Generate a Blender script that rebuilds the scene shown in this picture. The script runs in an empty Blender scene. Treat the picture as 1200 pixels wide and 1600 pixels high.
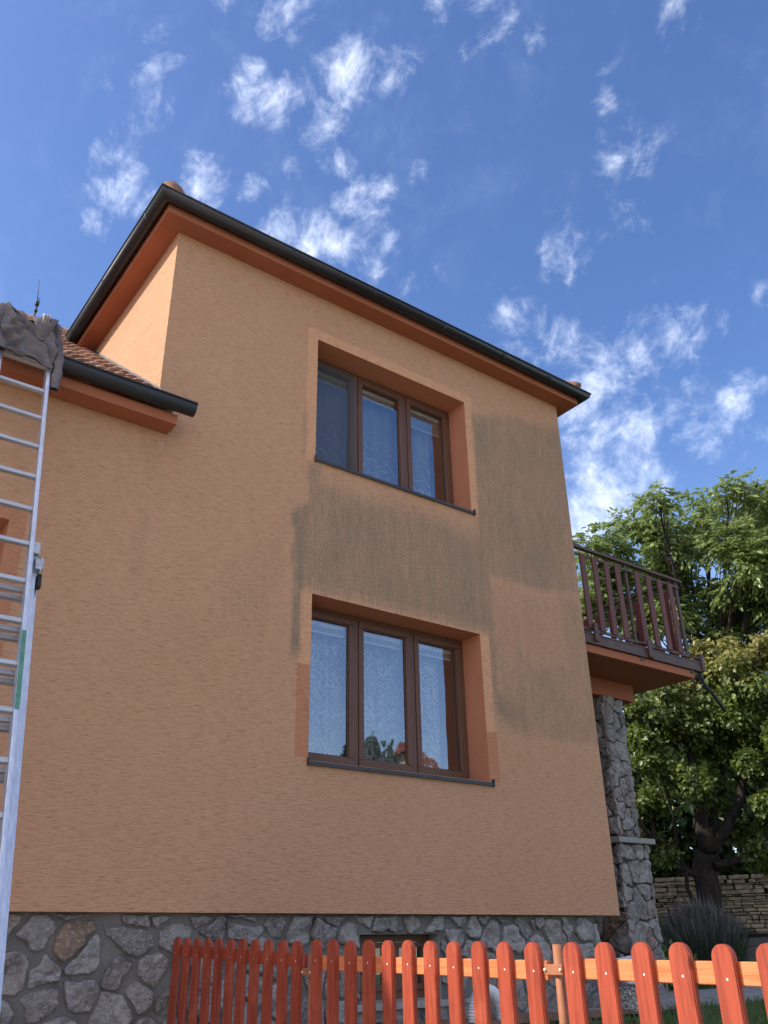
import bpy, bmesh, math, random
import numpy as np
from mathutils import Vector, Matrix, noise
random.seed(7); RNG = np.random.default_rng(11)
SC = bpy.context.scene; COL = SC.collection
PI = math.pi

# ------------------------------------------------------------------ camera
cam_d = bpy.data.cameras.new("camera"); cam = bpy.data.objects.new("camera", cam_d); COL.objects.link(cam)
CR = Vector((0.80372, -0.59482, -0.01522)); CU = Vector((-0.25686, -0.36991, 0.89285)); CF = Vector((0.53672, 0.71369, 0.45009))
cam.matrix_world = Matrix(((CR.x, CU.x, -CF.x, -3.008), (CR.y, CU.y, -CF.y, -6.2), (CR.z, CU.z, -CF.z, -0.222), (0, 0, 0, 1)))
cam_d.sensor_fit = 'VERTICAL'; cam_d.sensor_height = 24.0; cam_d.lens = 1340.1 / 1600 * 24.0
cam_d.clip_start = 0.05; cam_d.clip_end = 3000
SC.camera = cam

# ------------------------------------------------------------------ light
SUN = Vector((-1.0, 0.400, 0.80)).normalized()          # towards the sun
EXPOSURE = 1.12
SKY_STRENGTH = 0.114
sun_el = math.asin(SUN.z); sun_rot = math.atan2(SUN.x, SUN.y)
sl = bpy.data.lights.new("sun", 'SUN'); sl.energy = 2.9; sl.angle = math.radians(0.53); sl.color = (1.0, 0.93, 0.82)
so = bpy.data.objects.new("sun", sl); COL.objects.link(so); so.rotation_euler = (-SUN).to_track_quat('-Z', 'Y').to_euler()
SC.view_settings.view_transform = 'Standard'; SC.view_settings.look = 'None'
SC.view_settings.exposure = EXPOSURE; SC.view_settings.gamma = 1.0; SC.view_settings.use_curve_mapping = False

CLOUDS = [[0.15, 0.585, 0.797, 0.029, 0.36], [0.166, 0.57, 0.804, 0.022, 0.43], [0.137, 0.62, 0.773, 0.023, 0.29], [0.185, 0.613, 0.768, 0.026, 0.36], [0.158, 0.642, 0.75, 0.026, 0.29], [0.151, 0.669, 0.728, 0.026, 0.79], [0.171, 0.68, 0.713, 0.03, 0.88], [0.186, 0.682, 0.707, 0.02, 0.7], [0.164, 0.714, 0.681, 0.017, 0.7], [0.247, 0.637, 0.73, 0.027, 0.9], [0.202, 0.67, 0.715, 0.014, 0.7], [0.294, 0.617, 0.729, 0.017, 0.8], [0.255, 0.553, 0.793, 0.03, 0.85], [0.288, 0.538, 0.792, 0.033, 0.95], [0.327, 0.488, 0.809, 0.033, 0.95], [0.372, 0.459, 0.807, 0.027, 0.76], [0.327, 0.541, 0.775, 0.031, 0.85], [0.354, 0.552, 0.755, 0.024, 0.85], [0.325, 0.577, 0.749, 0.017, 0.57], [0.25, 0.49, 0.835, 0.038, 0.57], [0.199, 0.514, 0.834, 0.019, 0.47], [0.331, 0.63, 0.703, 0.032, 0.9], [0.399, 0.568, 0.72, 0.032, 1.0], [0.409, 0.539, 0.736, 0.017, 0.8], [0.393, 0.597, 0.699, 0.032, 1.0], [0.368, 0.623, 0.69, 0.021, 0.8], [0.441, 0.566, 0.696, 0.018, 0.7], [0.422, 0.601, 0.679, 0.036, 0.5], [0.478, 0.568, 0.671, 0.029, 0.5], [0.442, 0.502, 0.743, 0.021, 0.5], [0.378, 0.392, 0.839, 0.026, 0.5], [0.421, 0.369, 0.829, 0.026, 0.7], [0.466, 0.348, 0.813, 0.019, 0.5], [0.418, 0.401, 0.815, 0.013, 0.5], [0.443, 0.381, 0.812, 0.013, 0.4], [0.544, 0.246, 0.802, 0.031, 0.55], [0.56, 0.258, 0.787, 0.022, 0.62], [0.526, 0.321, 0.787, 0.016, 0.23], [0.544, 0.34, 0.768, 0.016, 0.55], [0.583, 0.349, 0.734, 0.037, 0.47], [0.592, 0.442, 0.674, 0.038, 0.62], [0.615, 0.388, 0.686, 0.034, 0.39], [0.604, 0.42, 0.678, 0.021, 0.47], [0.587, 0.522, 0.619, 0.036, 0.8], [0.63, 0.498, 0.596, 0.036, 0.7], [0.664, 0.486, 0.569, 0.043, 0.8], [0.69, 0.444, 0.572, 0.042, 0.7], [0.707, 0.404, 0.58, 0.035, 0.8], [0.675, 0.417, 0.609, 0.035, 0.5], [0.718, 0.37, 0.589, 0.027, 0.4], [0.73, 0.431, 0.53, 0.035, 0.5], [0.766, 0.388, 0.512, 0.019, 0.9], [0.756, 0.433, 0.491, 0.035, 0.7], [0.715, 0.485, 0.503, 0.036, 0.7], [0.677, 0.53, 0.512, 0.043, 1.0], [0.708, 0.543, 0.453, 0.065, 1.1], [0.735, 0.5, 0.459, 0.043, 0.7], [0.767, 0.362, 0.53, 0.027, 0.4], [0.739, 0.322, 0.592, 0.02, 0.4], [0.481, 0.426, 0.766, 0.02, 0.25], [0.794, 0.385, 0.472, 0.027, 0.4]]
world = bpy.data.worlds.new("World"); SC.world = world; world.use_nodes = True
wt = world.node_tree; wt.nodes.clear()

class NT:
    """small helper to write node trees"""
    def __init__(s, tree): s.t = tree
    def n(s, typ, ins=None, **props):
        nd = s.t.nodes.new(typ)
        for k, v in props.items(): setattr(nd, k, v)
        for k, v in (ins or {}).items():
            sock = nd.inputs[k]
            if isinstance(v, bpy.types.NodeSocket): s.t.links.new(v, sock)
            else: sock.default_value = v
        return nd
    def math(s, op, a, b=0.0, c=None, clamp=False):
        ins = {0: a, 1: b}
        if c is not None: ins[2] = c
        return s.n('ShaderNodeMath', ins, operation=op, use_clamp=clamp).outputs[0]
    def mix(s, f, a, b, blend='MIX'):
        nd = s.n('ShaderNodeMix', {0: f, 6: a, 7: b}, data_type='RGBA', blend_type=blend); nd.clamp_factor = True
        return nd.outputs[2]
    def ramp(s, f, lo, hi, a=0.0, b=1.0):
        nd = s.n('ShaderNodeMapRange', {0: f, 1: lo, 2: hi, 3: a, 4: b}, interpolation_type='SMOOTHSTEP'); return nd.outputs[0]
    def noise(s, vec, scale, detail=4, rough=0.55, dist=0.0):
        return s.n('ShaderNodeTexNoise', {'Vector': vec, 'Scale': scale, 'Detail': detail, 'Roughness': rough, 'Distortion': dist}).outputs[0]
    def mapping(s, vec, scale=(1, 1, 1), rot=(0, 0, 0), loc=(0, 0, 0)):
        return s.n('ShaderNodeMapping', {'Vector': vec, 'Scale': scale, 'Rotation': rot, 'Location': loc}).outputs[0]

W = NT(wt)
tc = W.n('ShaderNodeTexCoord').outputs['Generated']
sky = W.n('ShaderNodeTexSky', sky_type='NISHITA', sun_disc=False, sun_elevation=sun_el, sun_rotation=sun_rot,
          altitude=300, air_density=1.0, dust_density=1.3, ozone_density=2.5)
acc = None
for (x, y, z, r, st) in CLOUDS:
    d = W.n('ShaderNodeVectorMath', {0: tc, 1: (x, y, z)}, operation='DISTANCE').outputs['Value']
    m = W.n('ShaderNodeMapRange', {0: d, 1: r * 1.7, 2: r * 0.15, 3: 0.0, 4: st}, interpolation_type='SMOOTHSTEP').outputs[0]
    acc = m if acc is None else W.math('SMOOTH_MAX', acc, m, 0.12)
sep = W.n('ShaderNodeSeparateXYZ', {0: tc})
n1 = W.noise(W.mapping(tc, scale=(1.25, 1, 1), rot=(0.3, 0.2, 0.5)), 15.0, 10, 0.66, 0.35)
n2 = W.noise(W.mapping(tc, loc=(3, 1, 2)), 48.0, 6, 0.6, 0.7)
n3 = W.noise(W.mapping(tc, loc=(7, 2, 5)), 3.2, 4, 0.5)
# broken cloud outside the view, thickened as added fill light on the facade
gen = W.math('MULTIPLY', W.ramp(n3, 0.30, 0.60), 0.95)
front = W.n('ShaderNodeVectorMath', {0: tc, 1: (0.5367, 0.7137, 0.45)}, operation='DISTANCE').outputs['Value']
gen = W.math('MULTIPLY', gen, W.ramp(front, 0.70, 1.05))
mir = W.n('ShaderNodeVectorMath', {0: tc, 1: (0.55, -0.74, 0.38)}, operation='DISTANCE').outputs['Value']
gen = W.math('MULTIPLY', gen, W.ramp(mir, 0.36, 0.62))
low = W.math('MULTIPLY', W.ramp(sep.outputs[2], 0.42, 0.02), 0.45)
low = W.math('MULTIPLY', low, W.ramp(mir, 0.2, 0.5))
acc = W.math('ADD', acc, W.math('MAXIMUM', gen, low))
dens = W.math('ADD', W.math('MULTIPLY', acc, 0.60), W.math('ADD', W.math('MULTIPLY', W.math('SUBTRACT', n1, 0.5), 2.3), W.math('MULTIPLY', W.math('SUBTRACT', n2, 0.5), 0.55)))
dens = W.math('MULTIPLY', W.ramp(dens, 0.12, 1.40), W.ramp(acc, 0.02, 0.35))
skyc = W.n('ShaderNodeHueSaturation', {'Hue': 0.508, 'Saturation': 1.16, 'Value': 1.0, 'Color': sky.outputs[0]}).outputs[0]
skyc = W.mix(1.0, skyc, (1.0, 0.98, 1.0, 1), 'MULTIPLY')
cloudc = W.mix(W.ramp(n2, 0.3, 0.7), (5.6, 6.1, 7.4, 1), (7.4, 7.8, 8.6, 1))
cloudc = W.mix(W.math('MULTIPLY', W.ramp(front, 0.75, 1.2), W.ramp(sep.outputs[1], 0.1, -0.35)), cloudc, (20.0, 18.2, 16.2, 1))      # unseen street-side cloud, made extra bright to light the shaded facade
veil = W.math('MULTIPLY', W.math('MULTIPLY', W.ramp(n3, 0.42, 0.62), W.ramp(n1, 0.42, 0.85)), 0.07)
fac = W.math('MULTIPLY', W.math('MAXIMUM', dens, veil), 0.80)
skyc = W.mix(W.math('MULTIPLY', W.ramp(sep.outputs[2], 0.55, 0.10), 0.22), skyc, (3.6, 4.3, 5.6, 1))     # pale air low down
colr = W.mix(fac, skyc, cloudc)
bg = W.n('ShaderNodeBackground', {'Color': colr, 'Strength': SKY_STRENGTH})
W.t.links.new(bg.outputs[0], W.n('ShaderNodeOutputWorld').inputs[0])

# ------------------------------------------------------------------ materials
def material(name):
    m = bpy.data.materials.new(name); m.use_nodes = True; m.node_tree.nodes.clear()
    return m, NT(m.node_tree)
def finish(m, T, col, rough=0.8, bump=None, bdist=0.01, bstr=1.0, metal=0.0, spec=0.3, **kw):
    ins = {'Base Color': col, 'Roughness': rough, 'Metallic': metal, 'Specular IOR Level': spec}
    ins.update(kw)
    p = T.n('ShaderNodeBsdfPrincipled', ins)
    if bump is not None:
        b = T.n('ShaderNodeBump', {'Height': bump, 'Distance': bdist, 'Strength': bstr}); T.t.links.new(b.outputs[0], p.inputs['Normal'])
    T.t.links.new(p.outputs[0], T.n('ShaderNodeOutputMaterial').inputs[0])
    return m
def objc(T): return T.n('ShaderNodeTexCoord').outputs['Object']
def attr(T, name): return T.n('ShaderNodeAttribute', attribute_name=name)

def mat_simple(name, c1, c2, scale=8.0, rough=0.7, bump=0.003, stretch=(1, 1, 1), metal=0.0, spec=0.3, bscale=None):
    m, T = material(name); v = objc(T); v2 = T.mapping(v, scale=stretch)
    n = T.noise(v2, scale, 6, 0.6); nb = T.noise(v2, bscale or scale * 4, 5, 0.6)
    col = T.mix(T.ramp(n, 0.3, 0.7), (*c1, 1), (*c2, 1))
    return finish(m, T, col, T.math('ADD', rough - 0.06, T.math('MULTIPLY', nb, 0.12)), nb, bump, 1.0, metal, spec)

def mat_stucco():
    m, T = material('orange_scratched_render'); v = objc(T)
    # rilled scratches that run across the wall, wavy
    warp = T.noise(v, 2.2, 3, 0.5)
    wv = T.n('ShaderNodeVectorMath', {0: v, 1: T.n('ShaderNodeCombineXYZ', {0: 0.0, 1: 0.0, 2: T.math('MULTIPLY', warp, 0.07)}).outputs[0]}, operation='ADD').outputs[0]
    a = T.noise(T.mapping(wv, scale=(8, 8, 105)), 1.0, 5, 0.62, 0.12)
    b = T.noise(T.mapping(wv, scale=(17, 17, 190), loc=(4, 2, 1)), 1.0, 4, 0.6, 0.1)
    fine = T.noise(v, 210, 2, 0.6)
    gro = T.math('ADD', T.math('MULTIPLY', a, 0.5), T.math('MULTIPLY', b, 0.5))
    groove = T.ramp(gro, 0.52, 0.38)                      # 1 in the scratch
    big = T.noise(v, 0.8, 4, 0.6); med = T.noise(T.mapping(v, scale=(1, 1, 0.6)), 3.5, 5, 0.6)
    base = T.mix(T.ramp(big, 0.3, 0.7), (0.530, 0.297, 0.172, 1), (0.555, 0.316, 0.190, 1))
    base = T.mix(T.math('MULTIPLY', T.ramp(med, 0.35, 0.75), 0.18), base, (0.555, 0.300, 0.165, 1))
    trim = attr(T, 'trim').outputs['Fac']
    base = T.mix(T.ramp(trim, 0.0, 0.45), base, (0.655, 0.350, 0.195, 1))
    base = T.mix(T.ramp(trim, 0.55, 1.0), base, (0.50, 0.225, 0.125, 1))
    base = T.mix(T.math('MULTIPLY', groove, 0.50), base, (0.20, 0.105, 0.07, 1))
    base = T.mix(T.math('MULTIPLY', T.ramp(gro, 0.54, 0.66), 0.35), base, (0.58, 0.38, 0.27, 1))
    # algae and soot held in the rills
    st = attr(T, 'stain').outputs['Fac']
    vs = T.noise(T.mapping(v, scale=(11, 11, 1.1)), 1.0, 4, 0.6)
    sp = T.math('ADD', T.math('MULTIPLY', T.noise(T.mapping(v, scale=(42, 42, 85)), 1.0, 4, 0.85), 0.75), T.math('MULTIPLY', T.noise(T.mapping(v, scale=(55, 55, 5)), 1.0, 3, 0.6), 0.25))
    s = T.math('ADD', st, T.math('MULTIPLY', T.math('SUBTRACT', vs, 0.5), 0.75))
    s = T.math('ADD', s, T.math('MULTIPLY', T.math('SUBTRACT', sp, 0.5), 4.2))
    sm = T.math('MULTIPLY', T.ramp(s, -0.10, 1.35), T.ramp(st, 0.02, 0.2))
    base = T.mix(T.math('MULTIPLY', sm, 0.84), base, (0.160, 0.150, 0.112, 1))
    h = T.math('ADD', T.math('MULTIPLY', gro, 1.0), T.math('MULTIPLY', fine, 0.16))
    return finish(m, T, base, 0.93, h, 0.012, 0.9, spec=0.15)

def mat_wood(name, c1, c2, c3, scale=1.0, rough=0.45, axis=(18, 18, 1.2), spec=0.4):
    m, T = material(name); v = objc(T)
    oi = T.n('ShaderNodeObjectInfo').outputs['Random']
    sh = T.n('ShaderNodeVectorMath', {0: v, 1: T.n('ShaderNodeCombineXYZ', {0: T.math('MULTIPLY', oi, 9.0), 1: T.math('MULTIPLY', oi, 5.0), 2: T.math('MULTIPLY', oi, 31.0)}).outputs[0]}, operation='ADD').outputs[0]
    g = T.noise(T.mapping(sh, scale=axis), 2.2 * scale, 6, 0.65, 1.2)
    big = T.noise(sh, 5.0, 4, 0.6)
    fine = T.noise(T.mapping(sh, scale=(axis[0] * 3, axis[1] * 3, axis[2] * 3)), 2.2 * scale, 4, 0.6)
    col = T.mix(T.ramp(g, 0.32, 0.62), (*c1, 1), (*c2, 1))
    col = T.mix(T.math('MULTIPLY', T.ramp(big, 0.5, 0.75), 0.6), col, (*c3, 1))
    col = T.mix(T.math('MULTIPLY', oi, 0.25), col, (*c1, 1))
    kn = T.n('ShaderNodeTexVoronoi', {'Vector': T.mapping(sh, scale=(1, 1, 0.45)), 'Scale': 7.0}).outputs['Distance']
    col = T.mix(T.math('MULTIPLY', T.ramp(kn, 0.09, 0.03), 0.75), col, (c1[0] * 0.35, c1[1] * 0.35, c1[2] * 0.35, 1))
    return finish(m, T, col, T.math('ADD', rough, T.math('MULTIPLY', fine, 0.25)), fine, 0.0015, 0.8, spec=spec)

def mat_rock():
    m, T = material('split_fieldstone'); v = objc(T)
    r = attr(T, 'rnd').outputs['Fac']
    g = T.noise(v, 9, 8, 0.68, 0.6); g2 = T.noise(v, 45, 6, 0.7); g3 = T.noise(T.mapping(v, rot=(0.4, 0.5, 0.3), scale=(1, 1, 3.5)), 14, 6, 0.7, 1.0)
    c = T.mix(T.ramp(r, 0.0, 0.55), (0.25, 0.230, 0.220, 1), (0.40, 0.375, 0.360, 1))
    c = T.mix(T.ramp(r, 0.86, 0.99), c, (0.30, 0.19, 0.125, 1))
    c = T.mix(T.math('MULTIPLY', T.ramp(g, 0.42, 0.66), 0.75), c, (0.115, 0.095, 0.088, 1))
    c = T.mix(T.math('MULTIPLY', T.ramp(g2, 0.48, 0.68), 0.75), c, (0.50, 0.475, 0.45, 1))
    c = T.mix(T.math('MULTIPLY', T.ramp(g3, 0.55, 0.7), 0.5), c, (0.07, 0.06, 0.055, 1))
    h = T.math('ADD', T.math('MULTIPLY', g3, 0.8), T.math('MULTIPLY', g2, 0.5))
    return finish(m, T, c, 0.85, h, 0.030, 1.0, spec=0.3)

def mat_glass(name='window_glass', refl=1.0, tint=(0.86, 0.9, 0.9)):
    m, T = material(name)
    v = objc(T); w = T.noise(v, 1.3, 2, 0.5)
    b = T.n('ShaderNodeBump', {'Height': w, 'Distance': 0.012, 'Strength': 0.5})
    gl = T.n('ShaderNodeBsdfGlossy', {'Color': (0.95, 0.97, 1, 1), 'Roughness': 0.0, 'Normal': b.outputs[0]})
    tr = T.n('ShaderNodeBsdfTransparent', {'Color': (*tint, 1)})
    fr = T.n('ShaderNodeFresnel', {'IOR': 1.52})
    f = T.math('ADD', T.math('MULTIPLY', fr.outputs[0], 2.9 * refl), 0.12, clamp=True)
    mx = T.n('ShaderNodeMixShader', {0: f, 1: tr.outputs[0], 2: gl.outputs[0]})
    T.t.links.new(mx.outputs[0], T.n('ShaderNodeOutputMaterial').inputs[0]); return m

def mat_lace(name, pattern=True):
    m, T = material(name); v = objc(T)
    if pattern:
        warp = T.n('ShaderNodeTexNoise', {'Vector': v, 'Scale': 6.0, 'Detail': 2.0})
        wv = T.n('ShaderNodeVectorMath', {0: v, 1: T.n('ShaderNodeVectorMath', {0: warp.outputs['Color'], 3: 0.10}, operation='SCALE').outputs[0]}, operation='ADD').outputs[0]
        vo = T.n('ShaderNodeTexVoronoi', {'Vector': T.mapping(wv, scale=(1, 0.0, 0.8)), 'Scale': 10.0})
        ring = T.math('SINE', T.math('MULTIPLY', vo.outputs['Distance'], 20.0))
        wave = T.n('ShaderNodeTexWave', {'Vector': T.mapping(wv, rot=(0, 0.6, 0)), 'Scale': 12.0, 'Distortion': 7.0, 'Detail': 1.0, 'Detail Scale': 2.0}).outputs['Fac']
        pat = T.ramp(T.math('ADD', T.math('MULTIPLY', ring, 0.5), wave), 0.35, 0.75)
        fleck = T.ramp(T.noise(v, 60, 3, 0.6), 0.4, 0.6)
        pat = T.math('MAXIMUM', T.math('MULTIPLY', pat, 0.95), T.math('MULTIPLY', fleck, 0.25))
        alpha = T.math('ADD', 0.26, T.math('MULTIPLY', pat, 0.72))
    else:
        vo = T.n('ShaderNodeTexWave', {'Vector': T.mapping(v, rot=(0, 0.9, 0), scale=(1, 1, 0.6)), 'Scale': 4.0, 'Distortion': 14.0, 'Detail': 2.0, 'Detail Scale': 1.5}).outputs['Fac']
        sep = T.n('ShaderNodeSeparateXYZ', {0: v}).outputs[2]
        pat = T.math('MULTIPLY', T.ramp(vo, 0.93, 1.0), T.ramp(sep, 5.1, 4.5))
        alpha = T.math('ADD', 0.45, T.math('MULTIPLY', pat, 0.5))
    d = T.n('ShaderNodeBsdfDiffuse', {'Color': (0.80, 0.82, 0.86, 1)}); t = T.n('ShaderNodeBsdfTranslucent', {'Color': (0.8, 0.82, 0.86, 1)})
    ds = T.n('ShaderNodeMixShader', {0: 0.3, 1: d.outputs[0], 2: t.outputs[0]})
    mx = T.n('ShaderNodeMixShader', {0: alpha, 1: T.n('ShaderNodeBsdfTransparent').outputs[0], 2: ds.outputs[0]})
    T.t.links.new(mx.outputs[0], T.n('ShaderNodeOutputMaterial').inputs[0]); return m

def mat_leaf(name, dark, light, warm=None, zlo=0, zhi=1):
    m, T = material(name); r = attr(T, 'rnd').outputs['Fac']; v = objc(T)
    c = T.mix(r, (*dark, 1), (*light, 1))
    if warm:
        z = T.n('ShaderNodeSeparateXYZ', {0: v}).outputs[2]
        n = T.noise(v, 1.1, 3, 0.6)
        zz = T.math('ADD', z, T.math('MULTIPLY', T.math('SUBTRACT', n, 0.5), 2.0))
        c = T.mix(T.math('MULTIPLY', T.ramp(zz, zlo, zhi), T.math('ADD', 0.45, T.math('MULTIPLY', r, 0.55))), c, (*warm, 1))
    p = T.n('ShaderNodeBsdfPrincipled', {'Base Color': c, 'Roughness': 0.42, 'Specular IOR Level': 0.5})
    t = T.n('ShaderNodeBsdfTranslucent', {'Color': T.mix(0.5, c, (*[x * 2.2 for x in light], 1))})
    mx = T.n('ShaderNodeMixShader', {0: 0.30, 1: p.outputs[0], 2: t.outputs[0]})
    T.t.links.new(mx.outputs[0], T.n('ShaderNodeOutputMaterial').inputs[0]); return m

M = {}
M['stucco'] = mat_stucco()
M['eave'] = mat_simple('salmon_eave_paint', (0.34, 0.112, 0.056), (0.37, 0.128, 0.066), 2.0, 0.75, 0.001)
M['reveal'] = mat_simple('salmon_reveal_render', (0.46, 0.180, 0.096), (0.50, 0.200, 0.110), 14.0, 0.9, 0.004, (1, 1, 6))
M['gutter'] = mat_simple('anthracite_gutter_metal', (0.011, 0.012, 0.016), (0.018, 0.019, 0.025), 2.0, 0.42, 0.0006, spec=0.5)
M['tile'] = None
M['stone'] = mat_rock()
M['mortar'] = mat_simple('grey_mortar', (0.135, 0.130, 0.122), (0.185, 0.178, 0.166), 7.0, 0.95, 0.006, bscale=60)
M['darkjoint'] = mat_simple('dark_recessed_joint', (0.07, 0.062, 0.06), (0.11, 0.1, 0.095), 9.0, 0.95, 0.006, bscale=60)
M['concrete'] = mat_simple('weathered_concrete', (0.26, 0.25, 0.23), (0.34, 0.325, 0.30), 5.0, 0.9, 0.003, bscale=50)
M['frame'] = mat_wood('brown_window_wood', (0.100, 0.046, 0.028), (0.135, 0.064, 0.038), (0.115, 0.052, 0.03), 1.0, 0.33)
M['gasket'] = mat_simple('dark_gasket', (0.02, 0.015, 0.013), (0.03, 0.02, 0.018), 9, 0.6, 0.0)
M['sill'] = mat_simple('dark_sill_metal', (0.028, 0.028, 0.032), (0.04, 0.04, 0.044), 4, 0.4, 0.0003, spec=0.5)
M['glass'] = mat_glass()
M['screenglass'] = mat_glass('glass_behind_insect_screen', 0.7, (0.55, 0.6, 0.6))
M['lace'] = mat_lace('fern_lace_curtain'); M['voile'] = mat_lace('plain_voile_curtain', False)
M['blind'] = mat_simple('cream_blind_slats', (0.74, 0.76, 0.68), (0.80, 0.82, 0.75), 8, 0.5, 0.0003)
M['room'] = mat_simple('room_wall_paint', (0.25, 0.22, 0.2), (0.28, 0.25, 0.22), 2, 0.9, 0.0)
M['alu'] = mat_simple('weathered_aluminium', (0.56, 0.60, 0.68), (0.70, 0.73, 0.80), 30, 0.40, 0.0008, (1, 1, 0.15), metal=0.75, spec=0.5)
def mat_alu():
    m, T = material('scuffed_aluminium'); v = objc(T)
    n = T.noise(T.mapping(v, scale=(1, 1, .2)), 34, 5, .6); sp = T.noise(v, 85, 3, .7); big = T.noise(v, 6, 4, .6)
    c = T.mix(T.ramp(n, .3, .7), (.50, .545, .64, 1), (.66, .69, .76, 1)); c = T.mix(T.math('MULTIPLY', T.ramp(big, .5, .75), .4), c, (.42, .44, .48, 1))
    c = T.mix(T.math('MULTIPLY', T.ramp(sp, .66, .74), .8), c, (.12, .12, .13, 1))
    return finish(m, T, c, T.math('ADD', .34, T.math('MULTIPLY', n, .2)), n, .0008, 1.0, .75, .5)
M['alu'] = mat_alu()
M['alurung'] = mat_simple('ribbed_aluminium', (0.40, 0.42, 0.45), (0.56, 0.58, 0.62), 40, 0.5, 0.0012, (0.1, 1, 3), metal=0.7)
M['green'] = mat_simple('green_paint_mark', (0.06, 0.20, 0.14), (0.12, 0.27, 0.21), 25, 0.6, 0.0003)
M['steel'] = mat_simple('galvanised_steel', (0.36, 0.38, 0.41), (0.52, 0.54, 0.58), 26, 0.42, 0.0005, metal=0.8)
M['picket'] = mat_wood('red_stained_picket', (0.21, 0.030, 0.013), (0.37, 0.064, 0.028), (0.46, 0.110, 0.056), 1.0, 0.42)
M['rail'] = mat_wood('orange_stained_rail', (0.50, 0.125, 0.040), (0.64, 0.215, 0.080), (0.68, 0.25, 0.10), 1.0, 0.55, (18, 1.2, 18))
M['rod'] = mat_simple('rust_brown_post_paint', (0.27, 0.095, 0.045), (0.34, 0.14, 0.07), 12, 0.6, 0.0008)
M['balcony'] = mat_wood('wine_brown_balcony_boards', (0.100, 0.036, 0.028), (0.140, 0.054, 0.040), (0.12, 0.042, 0.032), 1.0, 0.5)
M['channel'] = mat_simple('brown_balcony_metal', (0.075, 0.045, 0.036), (0.115, 0.066, 0.050), 7, 0.5, 0.001, (1, 1, 3))
M['panel'] = mat_wood('red_side_boards', (0.13, 0.026, 0.022), (0.18, 0.034, 0.028), (0.15, 0.028, 0.024), 1.0, 0.5)
M['bark'] = mat_simple('dark_bark', (0.020, 0.015, 0.013), (0.046, 0.036, 0.030), 12, 0.95, 0.03, (1, 1, 0.25))
M['walnut'] = mat_leaf('walnut_leaf', (0.075, 0.120, 0.028), (0.260, 0.320, 0.105))
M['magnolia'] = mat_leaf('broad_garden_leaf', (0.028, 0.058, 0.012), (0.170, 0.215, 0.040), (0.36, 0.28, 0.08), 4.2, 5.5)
M['cover'] = mat_leaf('low_border_leaf', (0.05, 0.09, 0.02), (0.13, 0.2, 0.04))
M['lavender'] = mat_leaf('grey_green_lavender', (0.035, 0.055, 0.035), (0.075, 0.10, 0.070))
M['spike'] = mat_leaf('dry_lavender_spike', (0.12, 0.095, 0.09), (0.20, 0.17, 0.16))
M['grassblade'] = mat_leaf('grass_blade', (0.045, 0.085, 0.018), (0.085, 0.135, 0.03))
M['lawn'] = mat_simple('lawn_earth', (0.045, 0.065, 0.02), (0.06, 0.085, 0.028), 9, 0.95, 0.01)
M['soil'] = mat_simple('brown_soil', (0.15, 0.085, 0.055), (0.22, 0.135, 0.09), 14, 0.95, 0.012)
M['paving'] = mat_simple('grey_paving', (0.22, 0.215, 0.20), (0.29, 0.28, 0.262), 5, 0.9, 0.003)
M['drive'] = mat_simple('pale_gravel_drive', (0.42, 0.36, 0.29), (0.54, 0.47, 0.38), 16, 0.95, 0.012, bscale=90)  # unseen ground, made this pale to bounce warm light onto the facade
M['gardenstone'] = mat_simple('buff_dry_stone', (0.17, 0.135, 0.095), (0.36, 0.29, 0.20), 5, 0.95, 0.02, bscale=24)
M['pipe'] = mat_simple('white_corrugated_plastic', (0.62, 0.62, 0.61), (0.72, 0.72, 0.70), 12, 0.5, 0.0005)
M['pebble'] = mat_simple('mixed_river_pebbles', (0.16, 0.15, 0.135), (0.62, 0.60, 0.55), 42, 0.7, 0.001)
M['white'] = mat_simple('white_lacquered_cap', (0.62, 0.64, 0.68), (0.68, 0.70, 0.74), 6, 0.4, 0.0)
M['lead'] = mat_simple('dull_lead_flashing', (0.10, 0.10, 0.10), (0.16, 0.155, 0.15), 9, 0.7, 0.001)
M['cloth'] = None
M['dark'] = mat_simple('dark_metal', (0.02, 0.02, 0.024), (0.03, 0.03, 0.034), 9, 0.5, 0.0)
M['planter'] = mat_simple('grey_planter_boards', (0.13, 0.125, 0.115), (0.19, 0.18, 0.165), 6, 0.85, 0.002, (0.2, 1, 4))
M['redroof'] = mat_simple('red_roof_tiles', (0.26, 0.08, 0.05), (0.34, 0.12, 0.075), 4, 0.8, 0.02, (1, 6, 1))
M['cream'] = mat_simple('cream_house_render', (0.62, 0.52, 0.36), (0.68, 0.58, 0.42), 3, 0.9, 0.003)

def mat_tiles():
    m, T = material('clay_roof_tile'); v = objc(T); r = attr(T, 'rnd').outputs['Fac']
    n = T.noise(v, 22, 5, 0.65)
    c = T.mix(r, (0.19, 0.095, 0.065, 1), (0.36, 0.215, 0.155, 1))
    c = T.mix(T.math('MULTIPLY', T.ramp(n, 0.5, 0.72), 0.7), c, (0.09, 0.06, 0.045, 1))
    return finish(m, T, c, 0.85, n, 0.006, 1.0, spec=0.25)
M['tile'] = mat_tiles()
def mat_cloth():
    m, T = material('faded_grey_sweatshirt'); v = objc(T)
    n = T.noise(v, 5, 5, 0.6); f = T.noise(v, 320, 2, 0.6); g = T.noise(v, 24, 5, 0.65)
    c = T.mix(T.ramp(n, 0.3, 0.7), (0.125, 0.108, 0.118, 1), (0.185, 0.165, 0.168, 1))
    c = T.mix(T.math('MULTIPLY', T.ramp(g, 0.5, 0.75), 0.4), c, (0.25, 0.22, 0.205, 1))
    h = T.math('ADD', T.math('MULTIPLY', g, 1.0), T.math('MULTIPLY', f, 0.2))
    return finish(m, T, c, 0.97, h, 0.005, 0.9, spec=0.1)
M['cloth'] = mat_cloth()
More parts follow.
